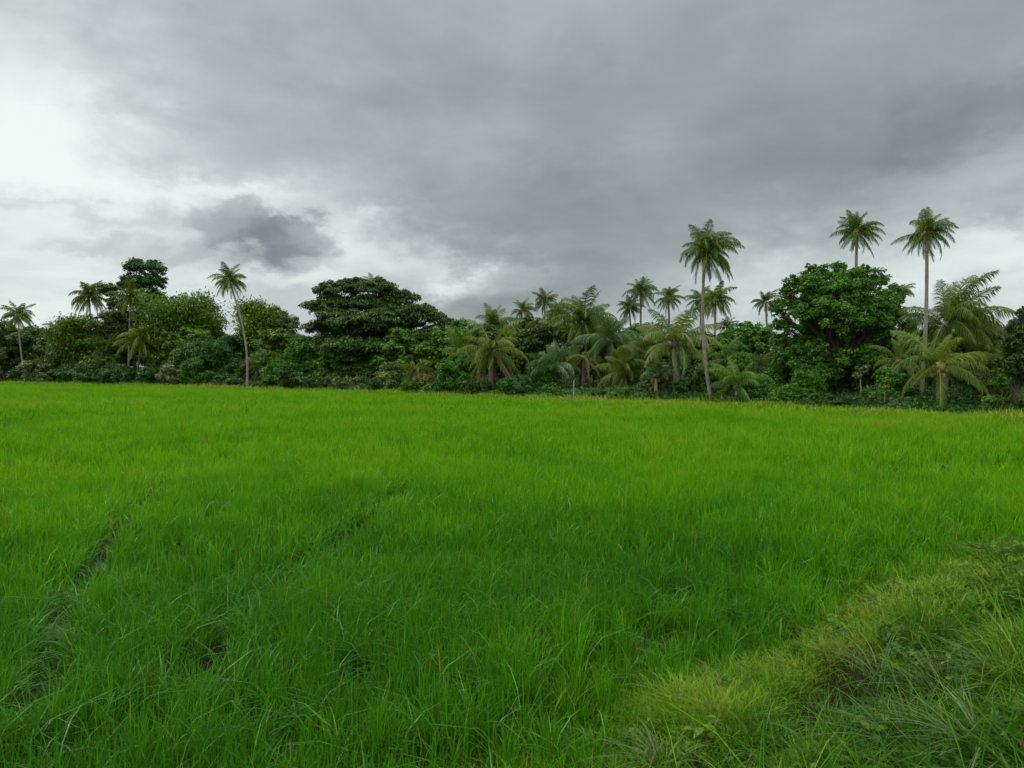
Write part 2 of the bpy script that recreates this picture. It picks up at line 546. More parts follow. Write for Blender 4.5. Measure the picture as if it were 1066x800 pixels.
# ------------------------------------------------------------------ grass blades
def blades(P, hgt, phi, lean, droop, width, K, rng):
    """curved ribbons: roots P (n,3), arching towards phi, K segments each"""
    n = len(P)
    t = np.linspace(0, 1, K + 1)[None]
    out = hgt[:, None] * (lean[:, None] * t + droop[:, None] * t ** 2.4)
    zz = hgt[:, None] * (t - 0.55 * droop[:, None] * t ** 3 - 0.15 * lean[:, None] ** 2 * t)
    cx, cy = np.cos(phi)[:, None], np.sin(phi)[:, None]
    C = np.stack([P[:, 0:1] + out * cx, P[:, 1:2] + out * cy, P[:, 2:3] + zz], -1)
    tw = phi + math.pi / 2 + rng.normal(0, 0.5, n)
    w = width[:, None] * np.clip(0.75 + 0.6 * t - 1.30 * t ** 2.2, 0.05, None)
    side = np.stack([np.cos(tw), np.sin(tw), np.zeros(n)], -1)[:, None] * w[..., None] * 0.5
    V = np.stack([C - side, C + side], 2).reshape(n, -1, 3)
    i = np.arange(n)[:, None] * (2 * K + 2)
    k = np.arange(K)[None] * 2
    Q = np.stack([i + k, i + k + 1, i + k + 3, i + k + 2], -1).reshape(-1, 4)
    return V.reshape(-1, 3), Q, 2 * K + 2


def scatter(rng, r0, r1, dens, half=math.radians(44)):
    n = int(half * (r1 ** 2 - r0 ** 2) * dens)
    r = np.sqrt(rng.uniform(r0 ** 2, r1 ** 2, n))
    a = rng.uniform(-half, half, n)
    return r * np.sin(a), r * np.cos(a)


LANES = [[(30, 738), (38, 705), (58, 640), (95, 578), (135, 530), (172, 497)],
         [(205, 700), (245, 640), (300, 590), (360, 548), (395, 520), (425, 500)]]
LANES = [[on_ground(px, py, 0.25)[:2] for px, py in L] for L in LANES]


def lane_d(x, y):
    best = np.full(np.shape(x), 1e9)
    for L in LANES:
        for a, b in zip(L[:-1], L[1:]):
            u = b - a
            t = np.clip(((x - a[0]) * u[0] + (y - a[1]) * u[1]) / (u @ u), 0, 1)
            best = np.minimum(best, np.hypot(x - a[0] - t * u[0], y - a[1] - t * u[1]))
    return best


GAPS = [(205, 690, 0.32), (150, 745, 0.2), (690, 655, 0.28), (575, 700, 0.2), (480, 725, 0.2), (365, 700, 0.22), (640, 690, 0.22),
        (545, 735, 0.15), (300, 770, 0.2), (90, 770, 0.25), (255, 745, 0.18), (790, 600, 0.22), (605, 745, 0.2), (430, 660, 0.15)]
GAPS = [(*on_ground(px, py, 0.2)[:2], r * 1.2) for px, py, r in GAPS]

# low field bunds crossing the far part of the paddy (yellower, drier grass)
BUNDS = [((-40, 417), (150, 416)), ((790, 428), (1090, 446)), ((-40, 401), (330, 407)), ((430, 413), (700, 417)), ((700, 419.5), (1090, 433))]
BUNDS = [(on_ground(*a, 0.5)[:2], on_ground(*b, 0.5)[:2]) for a, b in BUNDS]


def bund_f(x, y):
    v = np.zeros(np.shape(x))
    for k, (a, b) in enumerate(BUNDS):
        u = b - a
        t = ((x - a[0]) * u[0] + (y - a[1]) * u[1]) / (u @ u)
        d = np.hypot(x - a[0] - np.clip(t, 0, 1) * u[0], y - a[1] - np.clip(t, 0, 1) * u[1])
        v = np.maximum(v, np.exp(-(d / 2.0) ** 2) * (0.45 + 0.55 * vnoise(x * 0.35, y * 0.35, 60 + k)))
    return v


def build_rice():
    rng = np.random.default_rng(11)
    Vs, Qs, Ts, Ms, n0 = [], [], [], [], 0
    # r0, r1, tufts per m2, blades per tuft, segments, width factor, tuft radius
    bands = [(3.0, 10.5, 110, 16, 4, 1.0, 0.055), (10.5, 22, 60, 10, 3, 1.55, 0.08), (22, 48, 17, 9, 2, 3.0, 0.16), (48, 190, 5.5, 8, 2, 6.0, 0.30)]
    for r0, r1, dens, nb, K, wf, tr in bands:
        x, y = scatter(rng, r0, r1, dens)
        s = bank_s(x, y)
        e = y - edge_y(x)
        keep = (s < 0.05 + 0.25 * rng.random(len(x))) & (e < 0.3)
        dist = np.hypot(x, y)
        near = 1 - sstep(12, 26, dist)
        ln = lane_d(x, y)
        lw = 0.15 * (0.55 + 0.9 * vnoise(x * 1.7, y * 1.7, 3))
        keep &= ~((ln < lw) & (rng.random(len(x)) < 0.93))
        thin = vnoise(x * 1.5, y * 1.5, 8) * 0.6 + vnoise(x * 4.1, y * 4.1, 9) * 0.4
        keep &= ~((thin < 0.27) & (rng.random(len(x)) < 0.8 * (0.3 + 0.7 * near)))
        for gx, gy, gr in GAPS:
            g = np.exp(-((x - gx) ** 2 + ((y - gy) * 0.8) ** 2) / gr ** 2)
            keep &= rng.random(len(x)) > 0.97 * g
        # the crop thins out along the bank
        keep &= rng.random(len(x)) < 0.7 + 0.3 * sstep(0.1, -1.1, s)
        x, y, s, ln = x[keep], y[keep], s[keep], ln[keep]
        nt = len(x)
        z = height(x, y)
        big = fbm(x * 0.16, y * 0.16, 41)
        mid = fbm(x * 0.8, y * 0.8, 44)
        th = 0.50 * (0.62 + 0.42 * big + 0.34 * mid) * (0.72 + 0.28 * sstep(0.0, -1.2, s)) * rng.uniform(0.72, 1.18, nt)
        bf = bund_f(x, y)
        th = th * (1 + 0.10 * bf)
        dist = np.hypot(x, y)
        tt = 0.20 + 0.36 * (big - 0.5) + 0.5 * (mid - 0.5) + 0.45 * sstep(5, 22, dist) + 0.12 * sstep(-2.2, 0, s) + rng.normal(0, 0.07, nt)  # dimmer light on the near field painted in: tint rises with distance
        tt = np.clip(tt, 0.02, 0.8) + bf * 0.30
        R = np.repeat
        N_ = nt * nb
        ang = rng.uniform(0, 2 * math.pi, N_)
        rad = tr * np.sqrt(rng.random(N_))
        P = np.stack([R(x, nb) + rad * np.cos(ang), R(y, nb) + rad * np.sin(ang), R(z, nb) - 0.01], -1)
        h = R(th, nb) * rng.uniform(0.55, 1.18, N_)
        # wind and the parting of the lanes
        phi = ang + rng.normal(0, 0.5, N_)
        lean = np.abs(rng.normal(0.08, 0.09, N_))
        droop = np.clip(rng.normal(0.20, 0.20, N_), 0, 0.95)
        weak = R(np.exp(-(ln / 0.28) ** 2), nb)
        droop = np.clip(droop + weak * rng.uniform(0, 0.55, N_), 0, 1.1)
        w = rng.uniform(0.008, 0.0145, N_) * wf
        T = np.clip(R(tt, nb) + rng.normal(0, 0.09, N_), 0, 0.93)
        bent = rng.random(N_) < (0.06 if wf < 1.2 else 0.02 if wf < 2 else 0.0)
        droop[bent] = rng.uniform(0.7, 1.25, bent.sum())
        h[bent] *= 1.25
        dry = rng.random(N_) < 0.012
        T[dry] = 1.0
        V, Q, k = blades(P, h, phi, lean, droop, w, K, rng)
        # leaves yellow a little towards the tip
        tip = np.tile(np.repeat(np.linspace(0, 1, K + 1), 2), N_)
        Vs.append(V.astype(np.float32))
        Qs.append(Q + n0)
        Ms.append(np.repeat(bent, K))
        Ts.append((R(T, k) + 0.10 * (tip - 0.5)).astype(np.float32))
        n0 += len(V)
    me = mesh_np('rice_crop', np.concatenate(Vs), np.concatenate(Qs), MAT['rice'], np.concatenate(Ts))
    me.materials.append(MAT['rice_bent_sheen'])
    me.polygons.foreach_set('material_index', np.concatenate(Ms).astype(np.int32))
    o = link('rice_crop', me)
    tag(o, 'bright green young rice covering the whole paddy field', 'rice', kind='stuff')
    print('rice faces', len(me.polygons))


def build_verge():
    rng = np.random.default_rng(23)
    Vs, Qs, Ts, n0 = [], [], [], 0
    for r0, r1, dens, nb, K, wf in [(1.6, 8.5, 380, 13, 4, 1.0), (8.5, 17, 170, 11, 3, 1.6), (17, 34, 30, 9, 2, 3.5)]:
        x, y = scatter(rng, r0, r1, dens, math.radians(50))
        s = bank_s(x, y)
        hol = hollow(x, y)
        keep = (s > 0.25 - 1.5 * rng.random(len(x)) ** 2.2) & (rng.random(len(x)) > 0.95 * np.clip(hol * 1.4, 0, 1))
        cl = fbm(x * 1.9, y * 1.9, 71)
        keep &= (cl > 0.30) | (rng.random(len(x)) < 0.55)
        x, y, s, cl, hol = x[keep], y[keep], s[keep], cl[keep], hol[keep]
        nt = len(x)
        z = height(x, y)
        far_in = sstep(1.0, 2.6, s + 0.8 * (fbm(x * 0.6, y * 0.6, 74) - 0.5))     # long coarse grass inside, short at the rim
        th = (0.18 + 0.03 * far_in) * (0.35 + 1.3 * cl) * rng.uniform(0.75, 1.2, nt)
        tt = 0.66 - 0.26 * far_in + 0.9 * (fbm(x * 1.3, y * 1.3, 77) - 0.5) + 0.3 * (vnoise(x * 5, y * 5, 78) - 0.5) + rng.normal(0, 0.10, nt) - 0.45 * hol  # shade down in the hollows painted in as a darker tint
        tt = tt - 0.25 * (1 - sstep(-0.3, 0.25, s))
        R = np.repeat
        N_ = nt * nb
        ang = rng.uniform(0, 2 * math.pi, N_)
        rad = 0.05 * np.sqrt(rng.random(N_)) * (1 if wf < 3 else 3)
        P = np.stack([R(x, nb) + rad * np.cos(ang), R(y, nb) + rad * np.sin(ang), R(z, nb) - 0.01], -1)
        h = R(th, nb) * rng.uniform(0.35, 1.45, N_)
        h *= R(1 - 0.45 * np.clip(hol * 1.3, 0, 1), nb)
        longb = rng.random(N_) < 0.05 * R(far_in, nb)
        h[longb] *= 2.2
        phi = ang + rng.normal(0, 0.8, N_)
        lean = np.abs(rng.normal(0.35, 0.3, N_))
        droop = np.clip(rng.normal(0.45, 0.3, N_), 0, 1.1)
        w = rng.uniform(0.0055, 0.011, N_) * wf * (1 + 0.25 * R(far_in, nb))
        T = np.clip(R(tt, nb) + rng.normal(0, 0.12, N_), 0, 0.92)
        T[rng.random(N_) < 0.035] = 1.0
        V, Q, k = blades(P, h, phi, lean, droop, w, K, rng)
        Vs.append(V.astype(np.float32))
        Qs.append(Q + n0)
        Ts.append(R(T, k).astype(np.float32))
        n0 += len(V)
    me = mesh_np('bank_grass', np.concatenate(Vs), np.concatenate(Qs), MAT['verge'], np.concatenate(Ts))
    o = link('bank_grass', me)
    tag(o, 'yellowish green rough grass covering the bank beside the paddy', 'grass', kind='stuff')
    print('verge faces', len(me.polygons))


build_rice()
build_verge()


def build_far_strip():
    """paler wild grass along the low bund where the paddy meets the trees"""
    rng = np.random.default_rng(29)
    px = rng.uniform(-140, 1190, 30000)
    tab_px = np.linspace(-150, 1210, 300)
    ed = np.interp(px, tab_px, [edge_depth(p) for p in tab_px])
    D = ed + rng.normal(-0.6, 1.3, len(px)) * (0.6 + ed / 90)
    x = (px - W0 / 2) / FPX * D
    keep = fbm(x * 0.12, D * 0.12, 88) > 0.36
    x, D = x[keep], D[keep]
    n = len(x)
    P = np.stack([x, D, height(x, D) - 0.02], -1)
    V, Q, k = blades(P, rng.uniform(0.3, 0.68, n) * (1 + 0.35 * sstep(50, 100, D)) * (0.6 + 0.8 * vnoise(x * 0.5, D * 0.5, 89)), rng.uniform(0, 6.28, n), np.abs(rng.normal(0.25, 0.2, n)),
                     np.clip(rng.normal(0.4, 0.3, n), 0, 1.1), rng.uniform(0.04, 0.10, n), 3, rng)
    T = np.clip(0.84 + 0.3 * (vnoise(x * 0.2, D * 0.2, 90) - 0.5) + rng.normal(0, 0.1, n), 0, 1)
    tag(link('field_edge_grass', mesh_np('field_edge_grass', V, Q, MAT['verge'], np.repeat(T, k))), 'pale yellow green wild grass strip along the far edge of the paddy', 'grass', kind='stuff')


build_far_strip()


# ------------------------------------------------------------------ leaves and broadleaf trees
def unit(v):
    return v / (np.linalg.norm(v, axis=-1, keepdims=True) + 1e-9)


def leaf_quads(C, Nn, size, aspect, rng, hang=0.3):
    """folded diamond leaves at C facing Nn"""
    n = len(C)
    Nn = unit(Nn)
    r = rng.normal(0, 1, (n, 3))
    r[:, 2] -= hang * 2
    a = unit(r - (r * Nn).sum(1, keepdims=True) * Nn)
    b = np.cross(Nn, a)
    L = size * rng.uniform(0.65, 1.35, n)[:, None]
    fold = Nn * L * 0.12
    V = np.stack([C - a * L * 0.5, C + b * L * 0.5 * aspect + fold, C + a * L * 0.5 - Nn * L * 0.1, C - b * L * 0.5 * aspect + fold], 1)
    Q = np.arange(n * 4).reshape(n, 4)
    return V.reshape(-1, 3), Q


def lobe_leaves(lobes, leaf, rng, dens=1.0, flat=0.8, aspect=0.6, clump=0.30, layered=False, hang=0.3):
    """lobes: (centre, radius). leaves gathered in clumps over each lobe. returns Geo, clump centres"""
    g = Geo()
    cl_all = []
    for c, R in lobes:
        nc = max(10, int(52 * dens))
        d = unit(rng.normal(0, 1, (nc, 3)))
        d[:, 2] = np.where(rng.random(nc) < 0.62, np.abs(d[:, 2]), d[:, 2])
        rr = R * rng.uniform(0.2, 1.22, nc)[:, None]
        cc = c + d * rr * np.array([1, 1, flat])
        rc = R * clump * rng.uniform(0.45, 1.7, nc)
        area = 4 * math.pi * (R * clump) ** 2
        nl = int(np.clip(1.25 * area / (leaf * leaf * aspect), 12, 110))
        n = nc * nl
        ld = unit(rng.normal(0, 1, (n, 3)))
        ld[:, 2] = np.where(rng.random(n) < 0.6, np.abs(ld[:, 2]), ld[:, 2])
        rad = np.repeat(rc, nl)[:, None] * rng.random(n)[:, None] ** 0.42
        sq = np.array([1.25, 1.25, 0.42]) if layered else np.array([1, 1, 0.75])
        P = np.repeat(cc, nl, 0) + ld * rad * sq
        if layered:                                        # branch tips droop
            P[:, 2] -= 0.35 * (np.hypot(ld[:, 0], ld[:, 1]) * rad[:, 0]) ** 1.3 / max(R * clump, 0.1) ** 0.3
        nn = ld * 0.7 + np.repeat(d, nl, 0) * 0.35 + np.array([0, 0, 0.55]) + rng.normal(0, 0.45, (n, 3))
        V, Q = leaf_quads(P, nn, leaf, aspect, rng, hang)
        T = np.clip(np.repeat(rng.normal(0.5, 0.23, nc), nl) + rng.normal(0, 0.16, n), 0, 1)
        g.add(V, Q, np.repeat(T, 4))
        cl_all.append(cc)
    return g, cl_all


def trunk_geo(base, top, r0, r1, rng, wob=0.25, k=8, n=9):
    t = np.linspace(0, 1, n)[:, None]
    pts = base * (1 - t) + top * t
    pts[1:-1, :2] += rng.normal(0, wob, (n - 2, 2)) * 0.5
    rad = r0 * (1 - t[:, 0]) + r1 * t[:, 0]
    rad[0] *= 1.35
    return pts, rad


def tree(name, label, base_px, D, lobes_px, mat, leaf=0.3, dens=1.0, seed=1, trunk_r=0.3, flat=0.8, aspect=0.6, clump=0.30,
         layered=False, hang=0.3, bark='bark', group=None, cat='tree', fork=0.4, spread=0.8):
    rng = np.random.default_rng(seed)
    bx = at(base_px, HOR, D)
    bz = float(height(np.array([bx[0]]), np.array([bx[1]]))[0])
    base = np.array([bx[0], bx[1], bz - 0.15])
    lobes = []
    for l in lobes_px:
        px, py, r = l[:3]
        R = r * D / FPX
        off = l[3] if len(l) > 3 else rng.uniform(-1, 1) * spread * R
        lobes.append((at(px, py, D + off), R))
    root = thing(name, label, cat, base, group)
    g, clumps = lobe_leaves(lobes, leaf, rng, dens, flat, aspect, clump, layered, hang)
    link('crown', g.mesh('crown', MAT[mat], origin=base), root)
    tg = Geo()
    cen = np.mean([c for c, _ in lobes], 0)
    zs = np.array([c[2] - R * 0.5 for c, R in lobes])
    fz = base[2] + max(0.8, (cen[2] - base[2]) * fork)
    fk = np.array([base[0] * 0.7 + cen[0] * 0.3, base[1] * 0.7 + cen[1] * 0.3, fz])
    pts, rad = trunk_geo(base, fk, trunk_r, trunk_r * 0.7, rng, wob=trunk_r * 0.6)
    tg.tube(pts, rad)
    for (c, R), cc in zip(lobes, clumps):
        t = np.linspace(0, 1, 6)[:, None]
        p = fk * (1 - t) + c * t + np.array([0, 0, 1.0]) * (t * (1 - t)) * np.linalg.norm(c - fk) * 0.25
        p[1:-1] += rng.normal(0, 0.06 * R, (4, 3))
        tg.tube(p, np.linspace(trunk_r * 0.42, 0.05, 6), 6)
        for q in cc[::3]:
            t = np.linspace(0, 1, 4)[:, None]
            m = p[3] * (1 - t) + q * t + rng.normal(0, 0.05 * R, (4, 3)) * (t * (1 - t)) * 4
            tg.tube(m, np.linspace(0.07, 0.02, 4) * max(0.5, R / 2.5), 4)
    link('trunk', tg.mesh('trunk', MAT[bark], origin=base), root)
    return root


def bamboo(name, label, base_px, D, top_px, culms, mat, seed, arch=0.5, spread_px=20, leaf=0.5, cat='bamboo', group=None, nl=620):
    """clump of arching culms with hanging leaf sprays"""
    rng = np.random.default_rng(seed)
    bx = at(base_px, HOR, D)
    base = np.array([bx[0], bx[1], float(height(np.array([bx[0]]), np.array([bx[1]]))[0]) - 0.1])
    Htop = at(base_px, top_px, D)[2] - base[2]
    root = thing(name, label, cat, base, group)
    sg, lg = Geo(), Geo()
    sp = spread_px * D / FPX
    for k in range(culms):
        a = rng.uniform(0, 2 * math.pi)
        h = Htop * rng.uniform(0.6, 1.06)
        out = sp * rng.uniform(0.3, 1.1)
        t = np.linspace(0, 1, 12)
        r = out * t ** 1.7
        zz = h * (1.22 * t - 0.34 * t ** 3.2 * (0.6 + arch))
        zz *= h / zz.max()
        b0 = base + np.array([rng.normal(0, 0.35), rng.normal(0, 0.35), 0])
        pts = b0 + np.stack([np.cos(a) * r, np.sin(a) * r, zz], -1)
        sg.tube(pts, np.linspace(0.055, 0.012, 12), 5, T=rng.uniform(0.2, 0.9))
        n = nl
        tt = np.clip(rng.beta(2.2, 1.6, n), 0.12, 0.999)
        i = np.minimum((tt * 11).astype(int), 10)
        f = (tt * 11 - i)[:, None]
        P = pts[i] * (1 - f) + pts[i + 1] * f
        spray = rng.normal(0, 1, (n, 3)) * np.array([0.8, 0.8, 0.4]) * (0.35 + 0.55 * (1 - np.abs(tt - 0.6)))[:, None] * max(0.8, h / 9)
        P = P + spray
        P[:, 2] -= 0.45 * np.hypot(spray[:, 0], spray[:, 1])
        nn = rng.normal(0, 0.6, (n, 3)) + np.array([0, 0, 0.7])
        V, Q = leaf_quads(P, nn, leaf, 0.36, rng, 0.8)
        T = np.clip(rng.normal(0.5, 0.15) + rng.normal(0, 0.17, n), 0, 1)
        lg.add(V, Q, np.repeat(T, 4))
    link('foliage', lg.mesh('foliage', MAT[mat], origin=base), root)
    link('culms', sg.mesh('culms', MAT['light'], origin=base), root)
    return root


def shrub(name, label, px, D, wpx, hpx, mat, seed, leaf=0.2, dens=1.0, group=None, cat='shrub', hang=0.3, aspect=0.6):
    """one leafy bush down to the ground"""
    rng = np.random.default_rng(seed)
    bx = at(px, HOR, D)
    base = np.array([bx[0], bx[1], float(height(np.array([bx[0]]), np.array([bx[1]]))[0]) - 0.05])
    w, h = wpx * D / FPX, hpx * D / FPX
    lobes = []
    n = max(4, int(round(3.5 * w / max(h, 0.3))) + 3)
    for k in range(n):
        R = h * rng.uniform(0.13, 0.36)
        u = rng.uniform(-0.55, 0.55)
        z = rng.uniform(0.1, 1.0) * h * (1.0 - 0.5 * abs(u)) - R * 0.4
        lobes.append((base + np.array([u * w, rng.uniform(-0.4, 0.4) * w * 0.7, max(z, R * 0.5)]), R))
    g, cl = lobe_leaves(lobes, leaf, rng, dens, 0.85, aspect, 0.36, False, hang)
    for c, R in lobes:
        t = np.linspace(0, 1, 5)[:, None]
        b = base + np.array([rng.normal(0, 0.1 * w), rng.normal(0, 0.1 * w), 0])
        g.tube(b * (1 - t) + c * t, np.linspace(0.03, 0.012, 5), 4, T=0.1)
    for k in range(int(5 + h * 3)):                      # long shoots that break the outline
        a, t = rng.uniform(0, 6.28), np.linspace(0, 1, 6)
        sh = h * rng.uniform(0.75, 1.3)
        r = rng.uniform(0.05, 0.6) * w * 0.5
        pts = base + np.stack([np.cos(a) * r * (0.3 + t ** 1.5), np.sin(a) * r * (0.3 + t ** 1.5), sh * (t - 0.22 * t ** 3)], -1)
        g.tube(pts, np.linspace(0.018, 0.006, 6), 4, T=0.3)
        m = 26
        q = rng.uniform(0.35, 1.0, m) * 4.99
        P = pts[q.astype(int)] + (pts[q.astype(int) + 1] - pts[q.astype(int)]) * (q % 1)[:, None] + rng.normal(0, 0.09 + 0.02 * h, (m, 3))
        V, Q = leaf_quads(P, rng.normal(0, 0.7, (m, 3)) + np.array([0, 0, 0.6]), leaf * 1.2, aspect * 0.8, rng, 0.6)
        g.add(V, Q, np.repeat(np.clip(rng.normal(0.6, 0.2, m), 0, 1), 4))
    o = link(name, g.mesh(name, MAT[mat], origin=base), None, base)
    return tag(o, label, cat, group)


# ------------------------------------------------------------------ palms
def frond_arrays(e0, droop, N, wl, rng, hangk=0.5, wind=0.0):
    """unit length coconut frond leaving the origin along +X at elevation e0, bending by droop"""
    t = np.linspace(0, 1, 25)
    th = e0 - droop * t ** 1.25
    th = np.maximum(th, math.radians(-88))
    dt = t[1] - t[0]
    x = np.concatenate([[0], np.cumsum(np.cos((th[1:] + th[:-1]) / 2) * dt)])
    z = np.concatenate([[0], np.cumsum(np.sin((th[1:] + th[:-1]) / 2) * dt)])
    sway = rng.normal(0, 0.10)
    yv = sway * t ** 2
    R = np.stack([x, yv, z], -1)
    g = Geo()
    g.tube(R[::2], np.linspace(0.013, 0.003, 13), 5, T=0.9)
    u = np.linspace(0.13, 0.995, N)
    u = np.concatenate([u, u + 0.3 * 0.86 / N])
    sgn = np.concatenate([np.ones(N), -np.ones(N)])
    u = np.clip(u, 0, 0.999)
    n = len(u)
    i = np.minimum((u * 24).astype(int), 23)
    f = (u * 24 - i)[:, None]
    B = R[i] * (1 - f) + R[i + 1] * f
    T = unit(R[i + 1] - R[i])
    side = np.stack([np.zeros(n), sgn, np.zeros(n)], -1)
    up = np.cross(T, side) * sgn[:, None]
    up = unit(up)
    prof = np.interp(u, [0.1, 0.25, 0.5, 0.8, 1.0], [0.14, 0.25, 0.28, 0.20, 0.08]) * rng.uniform(0.85, 1.12, n)
    al = np.radians(np.interp(u, [0.1, 1], [22, 62])) + rng.normal(0, 0.07, n)
    vl = np.radians(rng.normal(14, 8, n))
    d0 = unit(side * np.cos(al)[:, None] * np.cos(vl)[:, None] + T * np.sin(al)[:, None] + up * np.sin(vl)[:, None])
    g0 = np.array([0, 0, -1.0])
    hk = hangk * rng.uniform(0.7, 1.3, n)[:, None]
    d1 = unit(d0 + g0 * hk * 0.8)
    d2 = unit(d0 * 0.7 + g0 * hk * 1.9)
    Lf = prof[:, None]
    p1 = B + d1 * Lf * 0.5
    p2 = p1 + d2 * Lf * 0.5
    wv = T * wl * 0.5
    V = np.stack([B - wv * 0.8, B + wv * 0.8, p1 - wv, p1 + wv, p2 - wv * 0.15, p2 + wv * 0.15], 1).reshape(-1, 3)
    k = np.arange(n)[:, None] * 6
    Q = np.concatenate([k + np.array([[0, 1, 3, 2]]), k + np.array([[2, 3, 5, 4]])], 0)
    tt = np.clip(rng.normal(0.45, 0.16, n), 0, 1)
    g.add(V, Q, np.repeat(tt, 6) + np.tile([0, 0, 0, 0, 0.12, 0.12], n))
    return np.concatenate(g.V), np.concatenate(g.Q), np.concatenate(g.T)


LEVELS = 9                                     # from the spear leaf (0) to the oldest hanging leaf (1)
FROND, FROND_LOW = {}, {}
_rng = np.random.default_rng(5)


def level_shape(q):
    e0 = math.radians(np.interp(q, [0, 0.25, 0.55, 0.8, 1.0], [84, 64, 28, -8, -48]))
    dr = math.radians(np.interp(q, [0, 0.25, 0.55, 0.8, 1.0], [36, 88, 102, 76, 38]))
    hk = float(np.interp(q, [0, 0.35, 0.7, 1], [0.3, 0.8, 1.25, 1.4]))
    return e0, dr, hk


def get_frond(lv, var):
    key = (lv, var)
    if key not in FROND:
        e0, dr, hk = level_shape(lv / (LEVELS - 1))
        r = np.random.default_rng(100 + lv * 7 + var)
        V, Q, T = frond_arrays(e0 + r.normal(0, 0.12), dr * r.uniform(0.75, 1.3), 66, 0.0145, r, hk)
        FROND[key] = mesh_np('frond', V, Q, MAT['palm'], T)
    return FROND[key]


def palm_trunk(base, hub, r, rng, bow):
    n = 26
    t = np.linspace(0, 1, n)
    d = hub - base
    pts = base + d * t[:, None]
    pts[:, 0] += bow * np.sin(math.pi * t) * (1 - 0.3 * t)
    rad = r * (1.0 - 0.32 * t) * (1 + 0.04 * rng.normal(0, 1, n))
    rad[:3] *= np.array([1.75, 1.35, 1.12])
    return pts, rad


def palm(label, hub_px, base_px, D, Lpx, style='palm', seed=1, n=26, q0=0.0, q1=1.0, tr=0.17, bow=0.0, parts=True, bark='palm_bark',
         dry=0, nuts=0, wind=0.0, group=None, full=1.45, name='coconut_palm'):
    rng = np.random.default_rng(seed)
    bx = at(base_px, HOR, D)
    base = np.array([bx[0], bx[1], float(height(np.array([bx[0]]), np.array([bx[1]]))[0]) - 0.15])
    hub = at(hub_px[0], hub_px[1], D)
    L = Lpx * D / FPX
    root = thing(name, label, 'palm tree', base, group)
    tg = Geo()
    pts, rad = palm_trunk(base, hub, tr, rng, bow)
    tg.tube(pts, rad, 10)
    hubl = hub - base
    link('trunk', tg.mesh('trunk', MAT[bark], origin=base), root)
    # sheath of old leaf bases
    sg = Geo()
    zz = np.linspace(-0.13, 0.07, 7)
    sg.tube(hubl + np.stack([zz * 0, zz * 0, zz * L], -1), np.array([1.0, 1.5, 1.9, 2.0, 1.7, 1.2, 0.4]) * tr * 0.8, 9)
    lg = Geo()
    n = int(n * full)
    gust = rng.uniform(0.02, 0.2)
    torn = rng.uniform(-3.1, 3.1)                     # the side on which old fronds were lost
    for k in range(n):
        q = q0 + (q1 - q0) * ((k + 0.5) / n) ** 0.85
        q = float(np.clip(q + rng.normal(0, 0.035), 0, 1))
        az = k * 2.39996 + rng.normal(0, 0.32)
        az = math.atan2(math.sin(az), math.cos(az))
        az *= 1 - (wind or gust) * (1 - q * 0.6)
        if math.cos(az - torn) > 0.4 and q > 0.3 and rng.random() < 0.38:
            continue
        sc = L * rng.uniform(0.74, 1.14) * (0.78 if q < 0.08 else 1.0)
        lv = int(round(q * (LEVELS - 1)))
        loc = hubl + np.array([math.cos(az) * tr * 0.7, math.sin(az) * tr * 0.7, (0.05 - 0.13 * q) * L * 0.6])
        isdry = k >= n - dry
        m = MAT['palm_dry'] if isdry else MAT[style]
        if parts:
            o = link('dry_frond' if isdry else 'frond', get_frond(lv, int(rng.integers(5))), root, tuple(loc))
            o.rotation_euler = (rng.normal(0, 0.28), rng.normal(0, 0.08), az)
            o.scale = (sc, sc, sc)
            o.material_slots[0].link = 'OBJECT'
            o.material_slots[0].material = m
        else:
            e0, dr, hk = level_shape(q)
            V, Q, T = frond_arrays(e0, dr * rng.uniform(0.8, 1.25), 38, 0.027, rng, hk)
            c, s_ = math.cos(az), math.sin(az)
            V = V * sc
            V = np.stack([V[:, 0] * c - V[:, 1] * s_, V[:, 0] * s_ + V[:, 1] * c, V[:, 2]], -1) + loc
            lg.add(V, Q, T + (0.3 if isdry else 0))
    if parts:
        link('leaf_base', sg.mesh('leaf_base', MAT['palm_bark_dark'] if nuts == 0 else MAT['nut']), root)
    else:
        link('crown', lg.mesh('crown', MAT[style]), root)
    if nuts:
        u = np.linspace(0, math.pi, 7)
        ng = Geo()
        ng.tube(np.stack([u * 0, u * 0, -np.cos(u) * 0.155], -1), np.sin(u) * 0.13 + 0.004, 8)
        nm = ng.mesh('coconut', MAT['nut'])
        for k in range(nuts):
            a = rng.uniform(0, 2 * math.pi)
            link('coconut', nm, root, tuple(hubl + np.array([math.cos(a) * tr * 1.9, math.sin(a) * tr * 1.9, -0.08 * L - rng.uniform(0, 0.13) * L])))
    return root


# ---- the palms, from left to right across the photograph
palm('short coconut palm leaning at the far left edge of the field', (19, 329), 28, 133, 19, seed=1, n=24, bow=-0.4, parts=False)
palm('coconut palm with a shaggy dark crown left of the tall lumpy tree', (93, 309), 97, 131, 23, seed=2, n=28, parts=False)
palm('low coconut palm with arching fronds between two left hand palms', (66, 345), 66, 130, 20, seed=3, n=9, full=1.0, q1=0.6, parts=False)
palm('coconut palm in front of the tall lumpy tree at left', (136, 311), 133, 121, 25, seed=4, n=24, parts=False)
palm('yellowing palm with hanging fronds under the tall lumpy tree', (148, 353), 141, 119, 28, 'palm_yellow', 5, n=20, q0=0.2, parts=False, bark='palm_bark_dark')
palm('slender lone coconut palm with long leaning pale trunk at left', (239, 292), 257, 100.5, 22, 'palm', 6, n=27, tr=0.15, bow=0.9, parts=True)
palm('low yellow fronded palm beside the foot of the leaning palm', (228, 384), 228, 117, 23, 'palm_yellow', 7, n=18, q1=0.8, parts=False)
